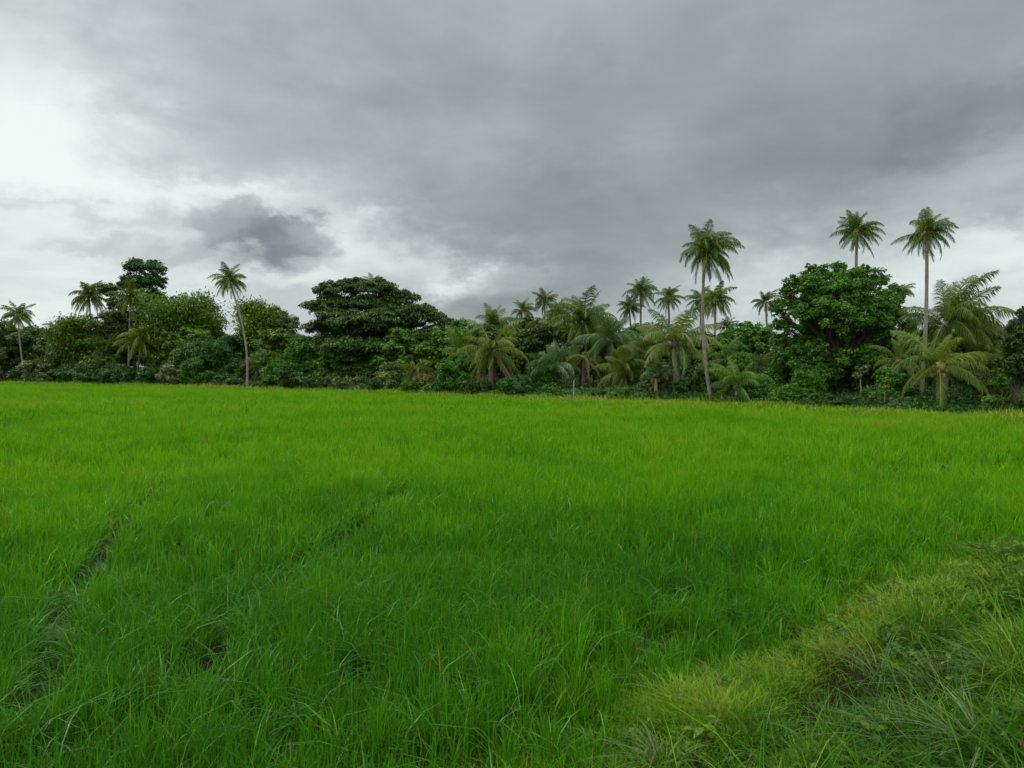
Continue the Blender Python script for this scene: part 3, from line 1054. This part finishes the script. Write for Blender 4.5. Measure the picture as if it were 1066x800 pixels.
palm('low palm with brownish fronds right of the leaning palm trunk', (270, 383), 270, 111, 24, 'rust', 8, n=18, q1=0.85, parts=False)
palm('feathery thin palm left of the big dark spreading tree', (296, 335), 298, 124, 15, 'olive', 9, n=18, parts=False)
palm('palm whose top just shows above the big dark spreading tree', (388, 295), 390, 116, 15, 'palm', 10, n=20, parts=False)
palm('young upright palm right of the big dark spreading tree', (447, 380), 447, 93, 36, 'palm_blue', 11, n=16, q1=0.55, parts=True)
palm('small yellow palm drooping beside the round glossy bush', (432, 384), 432, 88, 22, 'palm_yellow', 12, n=18, q0=0.15, parts=True)
palm('coconut palm rising behind the drooping yellow green palm', (513, 343), 516, 92, 32, 'palm', 13, n=24, q1=0.8, parts=True)
palm('squat yellow green palm with long drooping fronds and dry leaves', (511, 366), 511, 73, 42, 'palm_yellow', 14, n=28, full=1.0, q0=0.08, tr=0.3, dry=2, parts=True, bark='palm_bark_dark')
palm('small coconut palm crown at the left end of the middle group', (543, 323), 546, 112, 16, 'olive', 15, n=22, parts=False)
palm('tallest of the three small palms in the middle background', (567, 314), 567, 106, 17, 'olive', 16, n=22, parts=False)
palm('dark small palm nestled beside the big feathery middle palm', (580, 327), 580, 99, 20, 'palm', 17, n=22, parts=False)
palm('blue green young palm in front of the middle palms', (577, 382), 577, 74, 34, 'palm_blue', 18, n=18, q1=0.7, parts=True, bark='palm_bark_dark')
palm('big full feathery coconut palm in the centre of the tree line', (610, 337), 611, 80, 46, 'palm', 19, n=30, q1=0.88, tr=0.22, parts=True, bark='palm_bark_dark')
palm('low palm with orange brown dry fronds under the big feathery palm', (608, 372), 606, 74, 27, 'palm_yellow', 20, n=20, q0=0.3, dry=6, parts=True, bark='palm_bark_dark')
palm('green coconut palm on the right shoulder of the big feathery palm', (634, 355), 635, 75, 40, 'palm_blue', 21, n=22, q1=0.8, parts=True, tr=0.25, bark='palm_bark_dark')
palm('olive low palm thicket right of the big feathery palm', (652, 388), 652, 71, 38, 'palm_yellow', 22, n=22, q1=0.8, parts=True, bark='palm_bark_dark')
palm('left and shorter palm of the close thin pair', (655, 320), 661, 106, 17, 'olive', 23, n=22, parts=False, tr=0.16, bark='palm_bark_dark')
palm('right and taller palm of the close thin pair', (667, 303), 662, 101, 20, 'olive', 24, n=24, parts=False, tr=0.16, bow=0.3, bark='palm_bark_dark')
palm('small dark young palm with an orange brown stem', (683, 391), 683, 64, 24, 'palm_blue', 25, n=16, q1=0.7, parts=True, bark='palm_bark_red')
palm('thin palm standing behind the pale fan shaped palm', (696, 310), 698, 99, 18, 'palm', 26, n=22, parts=False, bark='palm_bark_dark')
palm('big pale fan shaped palm with a thick trunk', (704, 358), 705, 63, 47, 'palm_pale', 27, n=30, full=1.0, q1=0.86, tr=0.36, dry=1, parts=True, bark='palm_bark_dark')
palm('thin palm half hidden left of the tallest middle palm trunk', (729, 312), 731, 97, 19, 'olive', 28, n=20, parts=False)
palm('thin palm just right of the tallest middle palm trunk', (745, 313), 743, 93, 23, 'palm', 29, n=24, parts=False)
palm('tall coconut palm with full crown dominating the middle right', (734, 260), 741, 59.5, 37, 'palm', 30, n=40, tr=0.145, bow=-0.5, dry=2, nuts=12, parts=True)
palm('tiny palm top poking over the hedge right of the tallest palm', (757, 341), 757, 102, 15, 'palm', 31, n=18, q1=0.8, parts=False)
palm('light green bushy young palm at the field edge', (767, 402), 767, 58, 40, 'light', 32, n=20, full=1.0, q1=0.66, parts=True)
palm('small palm at the left flank of the big round tree', (797, 315), 802, 96, 18, 'olive', 33, n=22, parts=False)
palm('tall coconut palm rising right behind the big round tree', (892, 241), 889, 76, 27, 'palm', 34, n=34, tr=0.19, nuts=8, dry=1, parts=True)
palm('small palm tip on the right shoulder of the big round tree', (936, 305), 936, 82, 16, 'palm', 35, n=18, q1=0.7, parts=False)
palm('tall slim coconut palm on the right with windswept crown', (965, 242), 958, 52, 32, 'palm', 36, n=32, tr=0.15, bow=0.2, nuts=8, wind=0.3, parts=True)
palm('large feathery coconut palm leaning right behind the low palm', (985, 340), 984, 55, 66, 'palm', 37, n=25, full=1.3, q1=0.75, tr=0.24, wind=0.35, parts=True, bark='palm_bark_dark')
palm('low wide coconut palm with long arching yellow green fronds at right', (977, 381), 981, 47.5, 57, 'palm_yellow', 38, n=21, full=1.0, q0=0.05, q1=0.88, tr=0.26, dry=0, nuts=6, parts=True, bark='palm_bark_dark')

palm('young green palm left behind the squat drooping palm', (478, 366), 478, 83, 34, 'palm', 41, n=20, q1=0.8, full=1.1, bark='palm_bark_dark')
palm('green palm with hanging fronds between the squat palm and the blue green one', (545, 362), 546, 82, 33, 'palm', 42, n=22, q1=0.9, full=1.1, bark='palm_bark_dark')
palm('shaggy green palm behind the blue green young palm', (580, 350), 580, 88, 30, 'palm', 43, n=22, q1=0.9, full=1.1, bark='palm_bark_dark')
palm('green palm just left of the pale fan shaped palm', (668, 366), 668, 70, 32, 'palm', 44, n=20, q1=0.85, full=1.1, bark='palm_bark_dark')
palm('dark green palm between the tall middle palm and the light bushy one', (756, 378), 756, 66, 30, 'palm', 45, n=18, q1=0.8, full=1.0, bark='palm_bark_dark')
palm('grey green palm in front of the domed green tree', (795, 384), 795, 64, 30, 'palm_blue', 46, n=16, q1=0.75, full=1.0, bark='palm_bark_dark')
palm('dull green palm left of the low wide palm', (936, 376), 936, 53, 34, 'palm', 47, n=16, q1=0.8, full=1.0, bark='palm_bark_dark')
palm('dark palm right behind the low wide palm', (1024, 372), 1024, 53, 36, 'palm', 48, n=18, q1=0.85, full=1.0, bark='palm_bark_dark')
palm('low green palm under the wide bright bamboo', (196, 372), 196, 112, 24, 'palm', 49, n=18, q1=0.85, full=1.0, bark='palm_bark_dark')
palm('dark palm among the bushes under the shaggy dark palm', (112, 362), 112, 124, 24, 'palm', 50, n=18, q1=0.85, full=1.0, bark='palm_bark_dark')
palm('shaded palm between the big dark tree and the young upright palm', (420, 372), 420, 96, 26, 'palm', 51, n=16, q1=0.8, full=1.0, bark='palm_bark_dark')

# ---- broadleaf trees and bamboo
tree('broadleaf_tree', 'dark round tree filling the left edge of the photo', 4, 137,
     [(4, 348, 15), (22, 358, 13), (-14, 352, 18), (2, 372, 17), (24, 380, 13), (-20, 378, 18)], 'dark', 0.36, seed=51, trunk_r=0.35)
tree('broadleaf_tree', 'tall lumpy tree with separate leaf clumps at left', 141, 127,
     [(142, 280, 10), (161, 281, 10), (167, 294, 7), (151, 296, 11), (133, 297, 10), (112, 303, 9), (122, 318, 10), (148, 315, 12), (163, 312, 9), (140, 335, 12)],
     'dark', 0.38, 1.0, seed=52, trunk_r=0.38, fork=0.6, clump=0.36)
tree('broadleaf_tree', 'dark tree between the bamboo and the leaning palm', 268, 121,
     [(262, 330, 13), (276, 336, 14), (284, 352, 14), (262, 352, 15), (275, 368, 15)], 'mid', 0.36, seed=53)
tree('broadleaf_tree', 'dark tree right beside the feathery thin palm at left', 292, 119,
     [(286, 332, 12), (298, 342, 13), (282, 350, 13), (302, 358, 14), (290, 368, 14), (276, 338, 10)], 'dark', 0.32, seed=64)
tree('broadleaf_tree', 'dark tree behind the yellowing hanging palm at left', 120, 128,
     [(108, 342, 13), (122, 336, 13), (134, 348, 13), (114, 358, 14), (130, 366, 14), (100, 356, 12)], 'dark', 0.34, seed=65)
tree('broadleaf_tree', 'big dark spreading tree with layered branches left of centre', 374, 98,
     [(342, 303, 14), (366, 299, 15), (393, 301, 15), (415, 310, 15), (330, 321, 13), (352, 318, 18), (383, 318, 20), (410, 325, 18),
      (436, 324, 13), (452, 331, 10), (463, 335, 7), (428, 338, 13), (432, 352, 12), (392, 335, 18, -4), (362, 335, 18, -4), (400, 362, 17, -4), (360, 360, 17, -4), (380, 388, 17, -3), (345, 330, 14, -3), (326, 341, 10), (347, 340, 17), (378, 344, 22), (410, 346, 18), (345, 368, 17), (372, 374, 20),
      (402, 374, 18), (424, 362, 11), (334, 386, 13), (360, 392, 14), (395, 393, 14)],
     'dark', 0.34, 1.25, seed=54, trunk_r=0.6, flat=0.55, clump=0.34, layered=True, hang=0.6)
tree('broadleaf_tree', 'bright topped low tree left below the big dark tree', 308, 99,
     [(305, 376, 13), (320, 383, 13), (296, 387, 12), (312, 365, 9)], 'mid', 0.3, seed=55, fork=0.3)
tree('broadleaf_tree', 'plain green tree filling the gap right of the big dark tree', 478, 107,
     [(462, 345, 14), (480, 348, 14), (497, 352, 14), (470, 365, 16), (492, 370, 16), (445, 352, 12)], 'mid', 0.34, seed=56)
tree('broadleaf_tree', 'dark green tree filling behind the middle palms', 562, 103,
     [(535, 352, 13), (552, 342, 13), (570, 345, 14), (590, 348, 13), (548, 368, 16), (575, 370, 16)], 'dark', 0.34, seed=57)
tree('broadleaf_tree', 'low yellowish tree between the middle palms and the thin pair', 668, 84,
     [(652, 372, 13), (668, 366, 12), (680, 374, 12), (660, 388, 14)], 'olive', 0.3, seed=58)
tree('broadleaf_tree', 'domed green tree left of the big round tree', 780, 78,
     [(762, 353, 13), (778, 348, 13), (796, 352, 13), (806, 366, 14), (772, 368, 16), (792, 380, 16), (760, 378, 13)], 'mid', 0.28, 1.1, seed=59)
tree('broadleaf_tree', 'big round bright green tree on the right', 872, 62,
     [(836, 297, 15), (858, 289, 13), (882, 291, 16), (908, 296, 15), (930, 309, 13), (850, 302, 15, -2.5), (870, 303, 16, -3), (895, 308, 17, -3), (920, 322, 15, -2.5), (836, 330, 15, -3), (862, 328, 18, -4), (888, 335, 19, -4), (915, 340, 15, -3), (824, 318, 15), (848, 314, 20), (880, 316, 22), (908, 322, 20),
      (938, 330, 12), (815, 341, 11), (842, 342, 19), (874, 346, 22), (906, 346, 20), (930, 350, 13), (828, 366, 14), (856, 372, 19), (890, 374, 19), (845, 281, 7), (873, 279, 7), (899, 283, 8), (819, 303, 8), (809, 324, 8), (947, 340, 9), (812, 354, 9), (912, 372, 15), (926, 366, 12), (842, 388, 15), (905, 390, 15), (868, 394, 15), (822, 384, 13), (888, 398, 13), (858, 402, 11), (848, 370, 15, -4), (880, 378, 16, -4), (864, 393, 14, -4), (906, 374, 14, -4), (832, 382, 12, -3)],
     'leafy', 0.21, 1.0, seed=60, trunk_r=0.5, clump=0.26, fork=0.35)
tree('broadleaf_tree', 'shaded tree between the big round tree and the low palm', 940, 60,
     [(938, 366, 14), (926, 386, 15), (952, 386, 14), (945, 352, 10)], 'mid', 0.26, seed=61)
tree('broadleaf_tree', 'olive tree at right behind the low wide palm', 1022, 58,
     [(1016, 346, 13), (1032, 352, 13), (1012, 364, 16), (1038, 372, 15), (1024, 386, 15), (1000, 380, 14), (1044, 392, 12)], 'olive', 0.26, 1.1, seed=62)
tree('broadleaf_tree', 'dark narrow tree cut by the right edge of the photo', 1057, 46,
     [(1066, 326, 7), (1063, 340, 10), (1070, 352, 13), (1056, 362, 13), (1074, 374, 16), (1054, 380, 13), (1068, 392, 12), (1044, 388, 9)],
     'dark', 0.2, 1.1, seed=63, trunk_r=0.17, aspect=0.35, hang=0.8, fork=0.25)
bamboo('bamboo_clump', 'dark bamboo clump behind the pale shrubs at left', 80, 129, 330, 30, 'light', 71, spread_px=28)
bamboo('bamboo_clump', 'bright bamboo clump under the tall lumpy tree', 170, 121, 311, 30, 'light', 72, spread_px=26)
bamboo('bamboo_clump', 'wide bright bamboo clump left of the leaning palm', 212, 124, 311, 34, 'light', 73, spread_px=30)
bamboo('bamboo_clump', 'small bamboo clump right of the leaning palm', 266, 118, 316, 22, 'light', 74, spread_px=20)
bamboo('bamboo_clump', 'yellow green bamboo like clump behind the low olive palm', 664, 78, 352, 14, 'olive', 75, spread_px=20)

# ---- bushes along the foot of the trees: (px, width, height, material, depth behind the edge, label)
BUSH = [
    (44, 34, 27, 'grey', 2.5, 'pale grey green bush low at the far left edge'),
    (14, 26, 14, 'dark', 2.0, 'low dark bush under the leftmost palm'),
    (70, 30, 18, 'dark', 2.0, 'low dark bush in front of the dark bamboo'),
    (98, 32, 26, 'dark', 4.0, 'dark tall bush under the shaggy dark palm'),
    (122, 28, 24, 'dark', 3.5, 'dark bush just left of the yellowing hanging palm'),
    (160, 22, 18, 'dark', 2.5, 'dark bush just right of the yellowing hanging palm'),
    (180, 20, 17, 'grey', 1.5, 'pale speckled bush at the foot of the bright bamboo'),
    (203, 24, 26, 'mid', 3.0, 'drooping green bush left of the low yellow palm'),
    (232, 26, 12, 'dark', 1.5, 'low dark bush at the foot of the leaning palm'),
    (276, 24, 12, 'mid', 1.5, 'low green bush right of the leaning palm foot'),
    (300, 24, 20, 'dark', 1.8, 'leafy dark bush left below the big dark tree'),
    (330, 28, 17, 'dark', 1.5, 'low dark bush at the left foot of the big dark tree'),
    (362, 30, 16, 'grey', 1.5, 'grey green bush at the middle foot of the big dark tree'),
    (398, 30, 15, 'dark', 1.5, 'dark leafy bush at the right foot of the big dark tree'),
    (424, 20, 12, 'mid', 1.5, 'low green bush under the small yellow palm'),
    (447, 17, 17, 'rust', 5.0, 'yellowish brown bush left of the round glossy bush'),
    (464, 34, 30, 'mid', 3.0, 'round glossy dark green bush right of the big dark tree'),
    (500, 24, 15, 'dark', 1.8, 'low dark bush left under the squat drooping palm'),
    (526, 24, 16, 'mid', 2.0, 'green bush right under the squat drooping palm'),
    (550, 28, 22, 'dark', 3.0, 'dark bush left of the blue green young palm'),
    (580, 26, 12, 'mid', 1.5, 'low green bush under the blue green young palm'),
    (624, 24, 9, 'dark', 1.2, 'flat dark bush under the big feathery palm'),
    (648, 22, 13, 'light', 1.0, 'light green low bush under the olive low palm'),
    (668, 20, 10, 'mid', 1.0, 'low green bush left of the orange stemmed young palm'),
    (700, 26, 9, 'dark', 1.2, 'flat dark bush at the foot of the pale fan palm'),
    (722, 24, 20, 'dark', 4.0, 'dark bush between the pale fan palm and the tall palm'),
    (757, 16, 14, 'light', 2.5, 'light green bush right of the tall middle palm foot'),
    (792, 36, 28, 'mid', 3.0, 'green bush right of the light green young palm'),
    (822, 30, 24, 'mid', 2.0, 'loose green bush at the left foot of the big round tree'),
    (850, 24, 13, 'dark', 2.0, 'low dark bush in the shade of the big round tree'),
    (882, 26, 10, 'dark', 1.5, 'flat dark bush below the middle of the big round tree'),
    (908, 24, 18, 'mid', 3.0, 'green bush at the right foot of the big round tree'),
    (934, 26, 10, 'grey', 1.0, 'pale weedy bush left of the low wide palm foot'),
    (1008, 22, 24, 'dark', 2.5, 'dark bush right of the low wide palm foot'),
    (1030, 20, 16, 'light', 1.6, 'light green bush left of the dark edge tree trunk'),
    (1078, 26, 18, 'dark', 2.0, 'dark bush at the right edge of the photo'),
    (775, 34, 42, 'mid', 8.0, 'tall green bush behind the light green young palm'),
    (808, 34, 46, 'mid', 8.0, 'tall green bush under the domed green tree'),
    (838, 26, 38, 'leafy', 5.0, 'fresh green leafy bush hanging at the left side of the big round tree'),
    (925, 26, 34, 'mid', 6.0, 'tall green bush between the big round tree and the shaded tree'),
    (1010, 30, 40, 'olive', 6.0, 'tall olive bush behind the right side of the low wide palm'),
    (1040, 26, 34, 'mid', 5.0, 'tall green bush behind the dark edge tree trunk'),
    (690, 30, 34, 'olive', 8.0, 'tall olive bush behind the pale fan palm'),
    (740, 26, 36, 'mid', 9.0, 'tall green bush behind the tall palm foot'),
    (560, 34, 40, 'mid', 8.0, 'tall green bush behind the blue green young palm'),
    (485, 30, 34, 'mid', 8.0, 'tall green bush behind the squat drooping palm'),
    (415, 24, 30, 'olive', 5.0, 'olive bush at the right side of the big dark tree'),
    (288, 28, 36, 'mid', 5.0, 'tall green bush left of the low tree by the big dark tree'),
    (228, 34, 44, 'dark', 9.0, 'tall dark bush behind the low yellow palm'),
    (190, 30, 46, 'dark', 8.0, 'tall dark bush at the foot of the wide bamboo'),
    (110, 30, 44, 'dark', 8.0, 'tall dark bush behind the shaggy dark palm'),
    (60, 34, 40, 'dark', 8.0, 'tall dark bush behind the pale bush at far left'),
]
for k, (px, wpx, hpx, m, dd, lab) in enumerate(BUSH):
    D = edge_depth(px) + dd
    shrub('bush', lab, px, D, wpx, hpx + 3, m, 200 + k, leaf=0.0023 * D + 0.03, dens=1.1, cat='bush',
          aspect=0.5 if m == 'grey' else 0.62)

# ---- thin saplings with pale stems, and the pale post
tree('sapling', 'thin pale stemmed sapling below the right side of the big round tree', 921, edge_depth(921) + 1.6, [(919, 404, 5), (926, 399, 4)], 'light', 0.16, 0.6, seed=81, trunk_r=0.04, bark='palm_bark', fork=0.8)
tree('sapling', 'pale thin sapling standing in the shade of the big round tree', 897, edge_depth(897) + 3.0, [(897, 385, 6), (893, 392, 4)], 'grey', 0.16, 0.6, seed=82, trunk_r=0.05, bark='palm_bark', fork=0.9)
tree('sapling', 'slender sapling right of the low wide palm', 1044, edge_depth(1044) + 1.5, [(1044, 402, 6), (1040, 395, 5)], 'mid', 0.15, 0.7, seed=83, trunk_r=0.05, bark='bark', fork=0.8)

D = edge_depth(597) + 0.8
pb = at(597, HOR, D)
pb[2] = float(height(np.array([pb[0]]), np.array([pb[1]]))[0]) - 0.1
pg = Geo()
hh = at(597, 396, D)[2] - pb[2]
prof = [(0, 0.055), (hh - 0.06, 0.045), (hh - 0.02, 0.04), (hh, 0.012)]
pg.tube(np.array([[0.04 * z / hh, 0, z] for z, _ in prof]), [r for _, r in prof], 4)
tag(link('fence_post', pg.mesh('fence_post', MAT['concrete'], smooth=False), None, pb), 'thin pale concrete post at the field edge below middle palms', 'post')


# ---- back rows of trees: copies of three kinds, each crown and trunk copied too
def copy_tree(o):
    c = o.copy()
    COL.objects.link(c)
    for ch in o.children:
        k = ch.copy()
        k.parent = c
        COL.objects.link(k)
    return c


rngb = np.random.default_rng(77)
protos = []
for k, (m, lo) in enumerate([('dark', [(0, 0, 14), (14, 6, 12), (-14, 7, 12), (3, 18, 15), (-12, 24, 13), (14, 24, 13)]),
                             ('mid', [(0, 0, 13), (10, 10, 14), (-13, 5, 12), (-6, 22, 15), (12, 26, 13)]),
                             ('mid', [(0, 0, 11), (11, 9, 11), (-9, 10, 12), (0, 22, 14), (14, 24, 11), (-14, 24, 10)])]):
    px = 500 + 40 * k
    protos.append(tree('background_tree', 'shadowy tree deep in the grove behind the front row of palms', px, 112,
                       [(px + a, 352 + b, r) for a, b, r in lo], m, 0.42, 0.9, seed=90 + k, group='trees deep in the grove'))
first = [True] * 3
for px in range(-20, 1110, 22):
    k = int(rngb.integers(3))
    D = edge_depth(px) + rngb.uniform(14, 26)
    b = at(px + rngb.uniform(-8, 8), HOR, D)
    o = protos[k] if first[k] else copy_tree(protos[k])
    first[k] = False
    want = at(px, 343 + rngb.uniform(-4, 10), D)[2]       # crown top just under the skyline
    ph = 112 * 30.0 / FPX + 5.6
    s = max(0.35, want / 8.6)
    o.location = (b[0], b[1], 0.2)
    o.scale = (s * 1.15, s * 1.15, s)
    o.rotation_euler = (0, 0, rngb.uniform(0, 6.28))


# ---- undergrowth: the tangle of weeds and saplings nobody could count
def build_undergrowth():
    rng = np.random.default_rng(66)
    n = 110000
    px = rng.uniform(-120, 1190, n)
    a = (px - W0 / 2) / FPX
    tab_px = np.linspace(-150, 1210, 200)
    tab = np.array([edge_depth(p) for p in tab_px])
    dd = rng.gamma(1.5, 5.5, n)
    D = np.interp(px, tab_px, tab) + dd + 0.1
    x = a * D
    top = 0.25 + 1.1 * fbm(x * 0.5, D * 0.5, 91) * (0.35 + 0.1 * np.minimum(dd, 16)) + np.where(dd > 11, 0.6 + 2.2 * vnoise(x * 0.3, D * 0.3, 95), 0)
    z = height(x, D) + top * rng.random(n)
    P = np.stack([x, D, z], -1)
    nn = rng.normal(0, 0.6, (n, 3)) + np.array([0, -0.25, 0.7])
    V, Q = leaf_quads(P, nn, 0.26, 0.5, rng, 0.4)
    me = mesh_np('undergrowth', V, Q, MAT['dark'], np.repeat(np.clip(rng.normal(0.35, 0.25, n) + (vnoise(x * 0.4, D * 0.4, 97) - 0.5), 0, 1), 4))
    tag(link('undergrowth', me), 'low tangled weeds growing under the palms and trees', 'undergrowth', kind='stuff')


build_undergrowth()


# ------------------------------------------------------------------ plants on the bank in the foreground
def bank_point(px, py):
    d = ray(px, py)
    t = np.linspace(1.5, 40, 4000)
    P = np.array([0, 0, CZ]) + t[:, None] * d
    i = int(np.argmax(P[:, 2] <= height(P[:, 0], P[:, 1])))
    return P[i]


def grass_tuft(label, px, py, nb, h, seed, pale=0.55):
    rng = np.random.default_rng(seed)
    b = bank_point(px, py)
    ang = rng.uniform(0, 2 * math.pi, nb)
    rad = 0.07 * np.sqrt(rng.random(nb))
    P = np.stack([rad * np.cos(ang), rad * np.sin(ang), np.full(nb, -0.03)], -1)
    V, Q, k = blades(P, h * rng.uniform(0.5, 1.15, nb), ang + rng.normal(0, 0.35, nb), np.abs(rng.normal(0.4, 0.2, nb)), np.clip(rng.normal(0.75, 0.25, nb), 0.1, 1.2),
                     rng.uniform(0.008, 0.014, nb), 8, rng)
    T = np.clip(pale + rng.normal(0, 0.14, nb), 0, 1)
    tag(link('grass_tuft', mesh_np('grass_tuft', V, Q, MAT['grey'], np.repeat(T, k)), None, b), label, 'grass tuft', 'coarse grass tufts on the bank')


grass_tuft('large coarse pale tuft of arching grass right of the dark hollow', 985, 735, 120, 0.52, 1)
grass_tuft('tall coarse grass tuft leaning up from the dark hollow', 918, 715, 60, 0.55, 2)
grass_tuft('pale arching grass tuft at the right edge of the bank', 1050, 728, 100, 0.5, 3)
grass_tuft('coarse grass tuft in the bottom right corner', 1030, 800, 110, 0.45, 4)
grass_tuft('thin coarse tuft left below the dark hollow', 862, 768, 70, 0.4, 5)
grass_tuft('dense coarse tuft below the large pale tuft', 945, 792, 110, 0.42, 6)
grass_tuft('small pale tuft on the right bank below the dead branch', 1030, 668, 60, 0.4, 7)
grass_tuft('small coarse tuft at the very bottom left of the bank', 690, 800, 60, 0.32, 8)
grass_tuft('coarse tuft beside the pale leafy weed', 792, 792, 70, 0.36, 9)


def leafy_weed(label, px, py, h, nleaf, lsize, mat, seed):
    """upright weed: stems with pairs of real leaf blades"""
    rng = np.random.default_rng(seed)
    b = bank_point(px, py)
    root = thing('leafy_weed', label, 'weed', b, 'leafy weeds on the bank')
    sg, lg = Geo(), Geo()
    for s_ in range(5):
        a = rng.uniform(0, 6.28)
        t = np.linspace(0, 1, 7)
        out = h * rng.uniform(0.15, 0.6)
        pts = np.stack([np.cos(a) * out * t ** 1.4, np.sin(a) * out * t ** 1.4, h * rng.uniform(0.7, 1.1) * t - 0.02], -1)
        sg.tube(pts, np.linspace(0.006, 0.002, 7), 5, T=0.5)
        for k in range(nleaf):
            q = 0.25 + 0.75 * k / (nleaf - 1)
            i = min(int(q * 6), 5)
            p = pts[i] + (pts[i + 1] - pts[i]) * (q * 6 - i)
            la = a + k * 2.4 + rng.normal(0, 0.3)
            L = lsize * rng.uniform(0.7, 1.25)
            tt = np.linspace(0, 1, 6)
            wid = L * 0.24 * np.sin(math.pi * np.clip(tt * 0.93 + 0.07, 0, 1)) ** 0.8
            el = rng.uniform(0.1, 0.8)
            mid = p + np.stack([np.cos(la) * L * tt * math.cos(el), np.sin(la) * L * tt * math.cos(el), L * (tt * math.sin(el) - 0.55 * tt ** 2)], -1)
            sd_ = np.array([-math.sin(la), math.cos(la), 0.25])
            sd2 = np.array([math.sin(la), -math.cos(la), 0.25])
            V = np.stack([mid + sd_ * wid[:, None], mid, mid + sd2 * wid[:, None]], 1).reshape(-1, 3)
            j = np.arange(5)[:, None] * 3
            Q = np.concatenate([j + np.array([[0, 1, 4, 3]]), j + np.array([[1, 2, 5, 4]])])
            lg.add(V, Q, float(np.clip(rng.normal(0.55, 0.2), 0, 1)))
    link('leaves', lg.mesh('leaves', MAT[mat]), root)
    link('stems', sg.mesh('stems', MAT['light']), root)


leafy_weed('pale leafy weed sprouting from the small hollow at the bottom', 738, 778, 0.2, 7, 0.1, 'light', 1)
leafy_weed('leafy green weed on the rim of the dark hollow', 872, 668, 0.26, 7, 0.09, 'mid', 2)
leafy_weed('dark leafy weed beside the dead branch', 1050, 590, 0.36, 8, 0.12, 'mid', 3)
leafy_weed('leafy weed at the right edge of the bank', 1056, 650, 0.32, 8, 0.10, 'mid', 4)
leafy_weed('broad leaved weed inside the dark hollow', 935, 690, 0.24, 7, 0.10, 'dark', 5)
leafy_weed('light weed among coarse grass at the bottom right', 905, 780, 0.24, 7, 0.10, 'light', 6)
leafy_weed('small dark weed at the left rim of the dark hollow', 832, 690, 0.2, 6, 0.08, 'dark', 7)
leafy_weed('small leafy weed at the bottom centre of the bank', 660, 785, 0.16, 6, 0.08, 'mid', 8)
leafy_weed('dark leafy weed between the hollow and the dead branch', 990, 612, 0.24, 7, 0.09, 'dark', 9)

# creeping broad leaved weeds matted into the bank grass
def build_creepers():
    rng = np.random.default_rng(31)
    x, y = scatter(rng, 1.6, 15, 900, math.radians(50))
    s = bank_s(x, y)
    pat = fbm(x * 1.2, y * 1.2, 101)
    hol = np.clip(hollow(x, y) * 1.3, 0, 1)
    keep = (s > 0.3) & ((pat > 0.50 + 0.12 * (1 - sstep(0.8, 2.2, s))) | (rng.random(len(x)) < 0.12)) & (rng.random(len(x)) > hol * 0.8)
    x, y, pat = x[keep], y[keep], pat[keep]
    n = len(x)
    z = height(x, y) + 0.02 + (0.13 + 0.1 * vnoise(x * 3, y * 3, 103)) * np.sqrt(rng.random(n))
    P = np.stack([x, y, z], -1)
    V, Q = leaf_quads(P, rng.normal(0, 0.55, (n, 3)) + np.array([0, 0, 0.8]), 0.055, 0.5, rng, 0.3)
    T = np.clip(0.52 + 0.9 * (vnoise(x * 1.4, y * 1.4, 105) - 0.5) + rng.normal(0, 0.15, n), 0, 0.95)
    tag(link('creeping_weeds', mesh_np('creeping_weeds', V, Q, MAT['leafy'], np.repeat(T, 4))), 'small leaved creeping weeds matted into the bank grass', 'weeds', kind='stuff')


build_creepers()

# dead branch lying on the bank
bb = bank_point(1030, 584)
dg = Geo()
rd = np.random.default_rng(4)
t = np.linspace(0, 1, 9)[:, None]
main = np.array([0.25, 0.05, 0.07]) * (1 - t) + np.array([-0.32, -0.05, 0.24]) * t + rd.normal(0, 0.012, (9, 3))
dg.tube(main, np.linspace(0.022, 0.006, 9), 6)
for k in range(7):
    p = main[2 + k % 6]
    q = p + np.array([rd.uniform(-0.28, 0.02), rd.uniform(-0.1, 0.1), rd.uniform(-0.02, 0.15)])
    dg.tube(p * (1 - t[::2]) + q * t[::2], np.linspace(0.009, 0.003, 5), 5)
tag(link('dead_branch', dg.mesh('dead_branch', MAT['bark']), None, bb), 'dark dead branch lying on the grassy bank at right', 'branch')
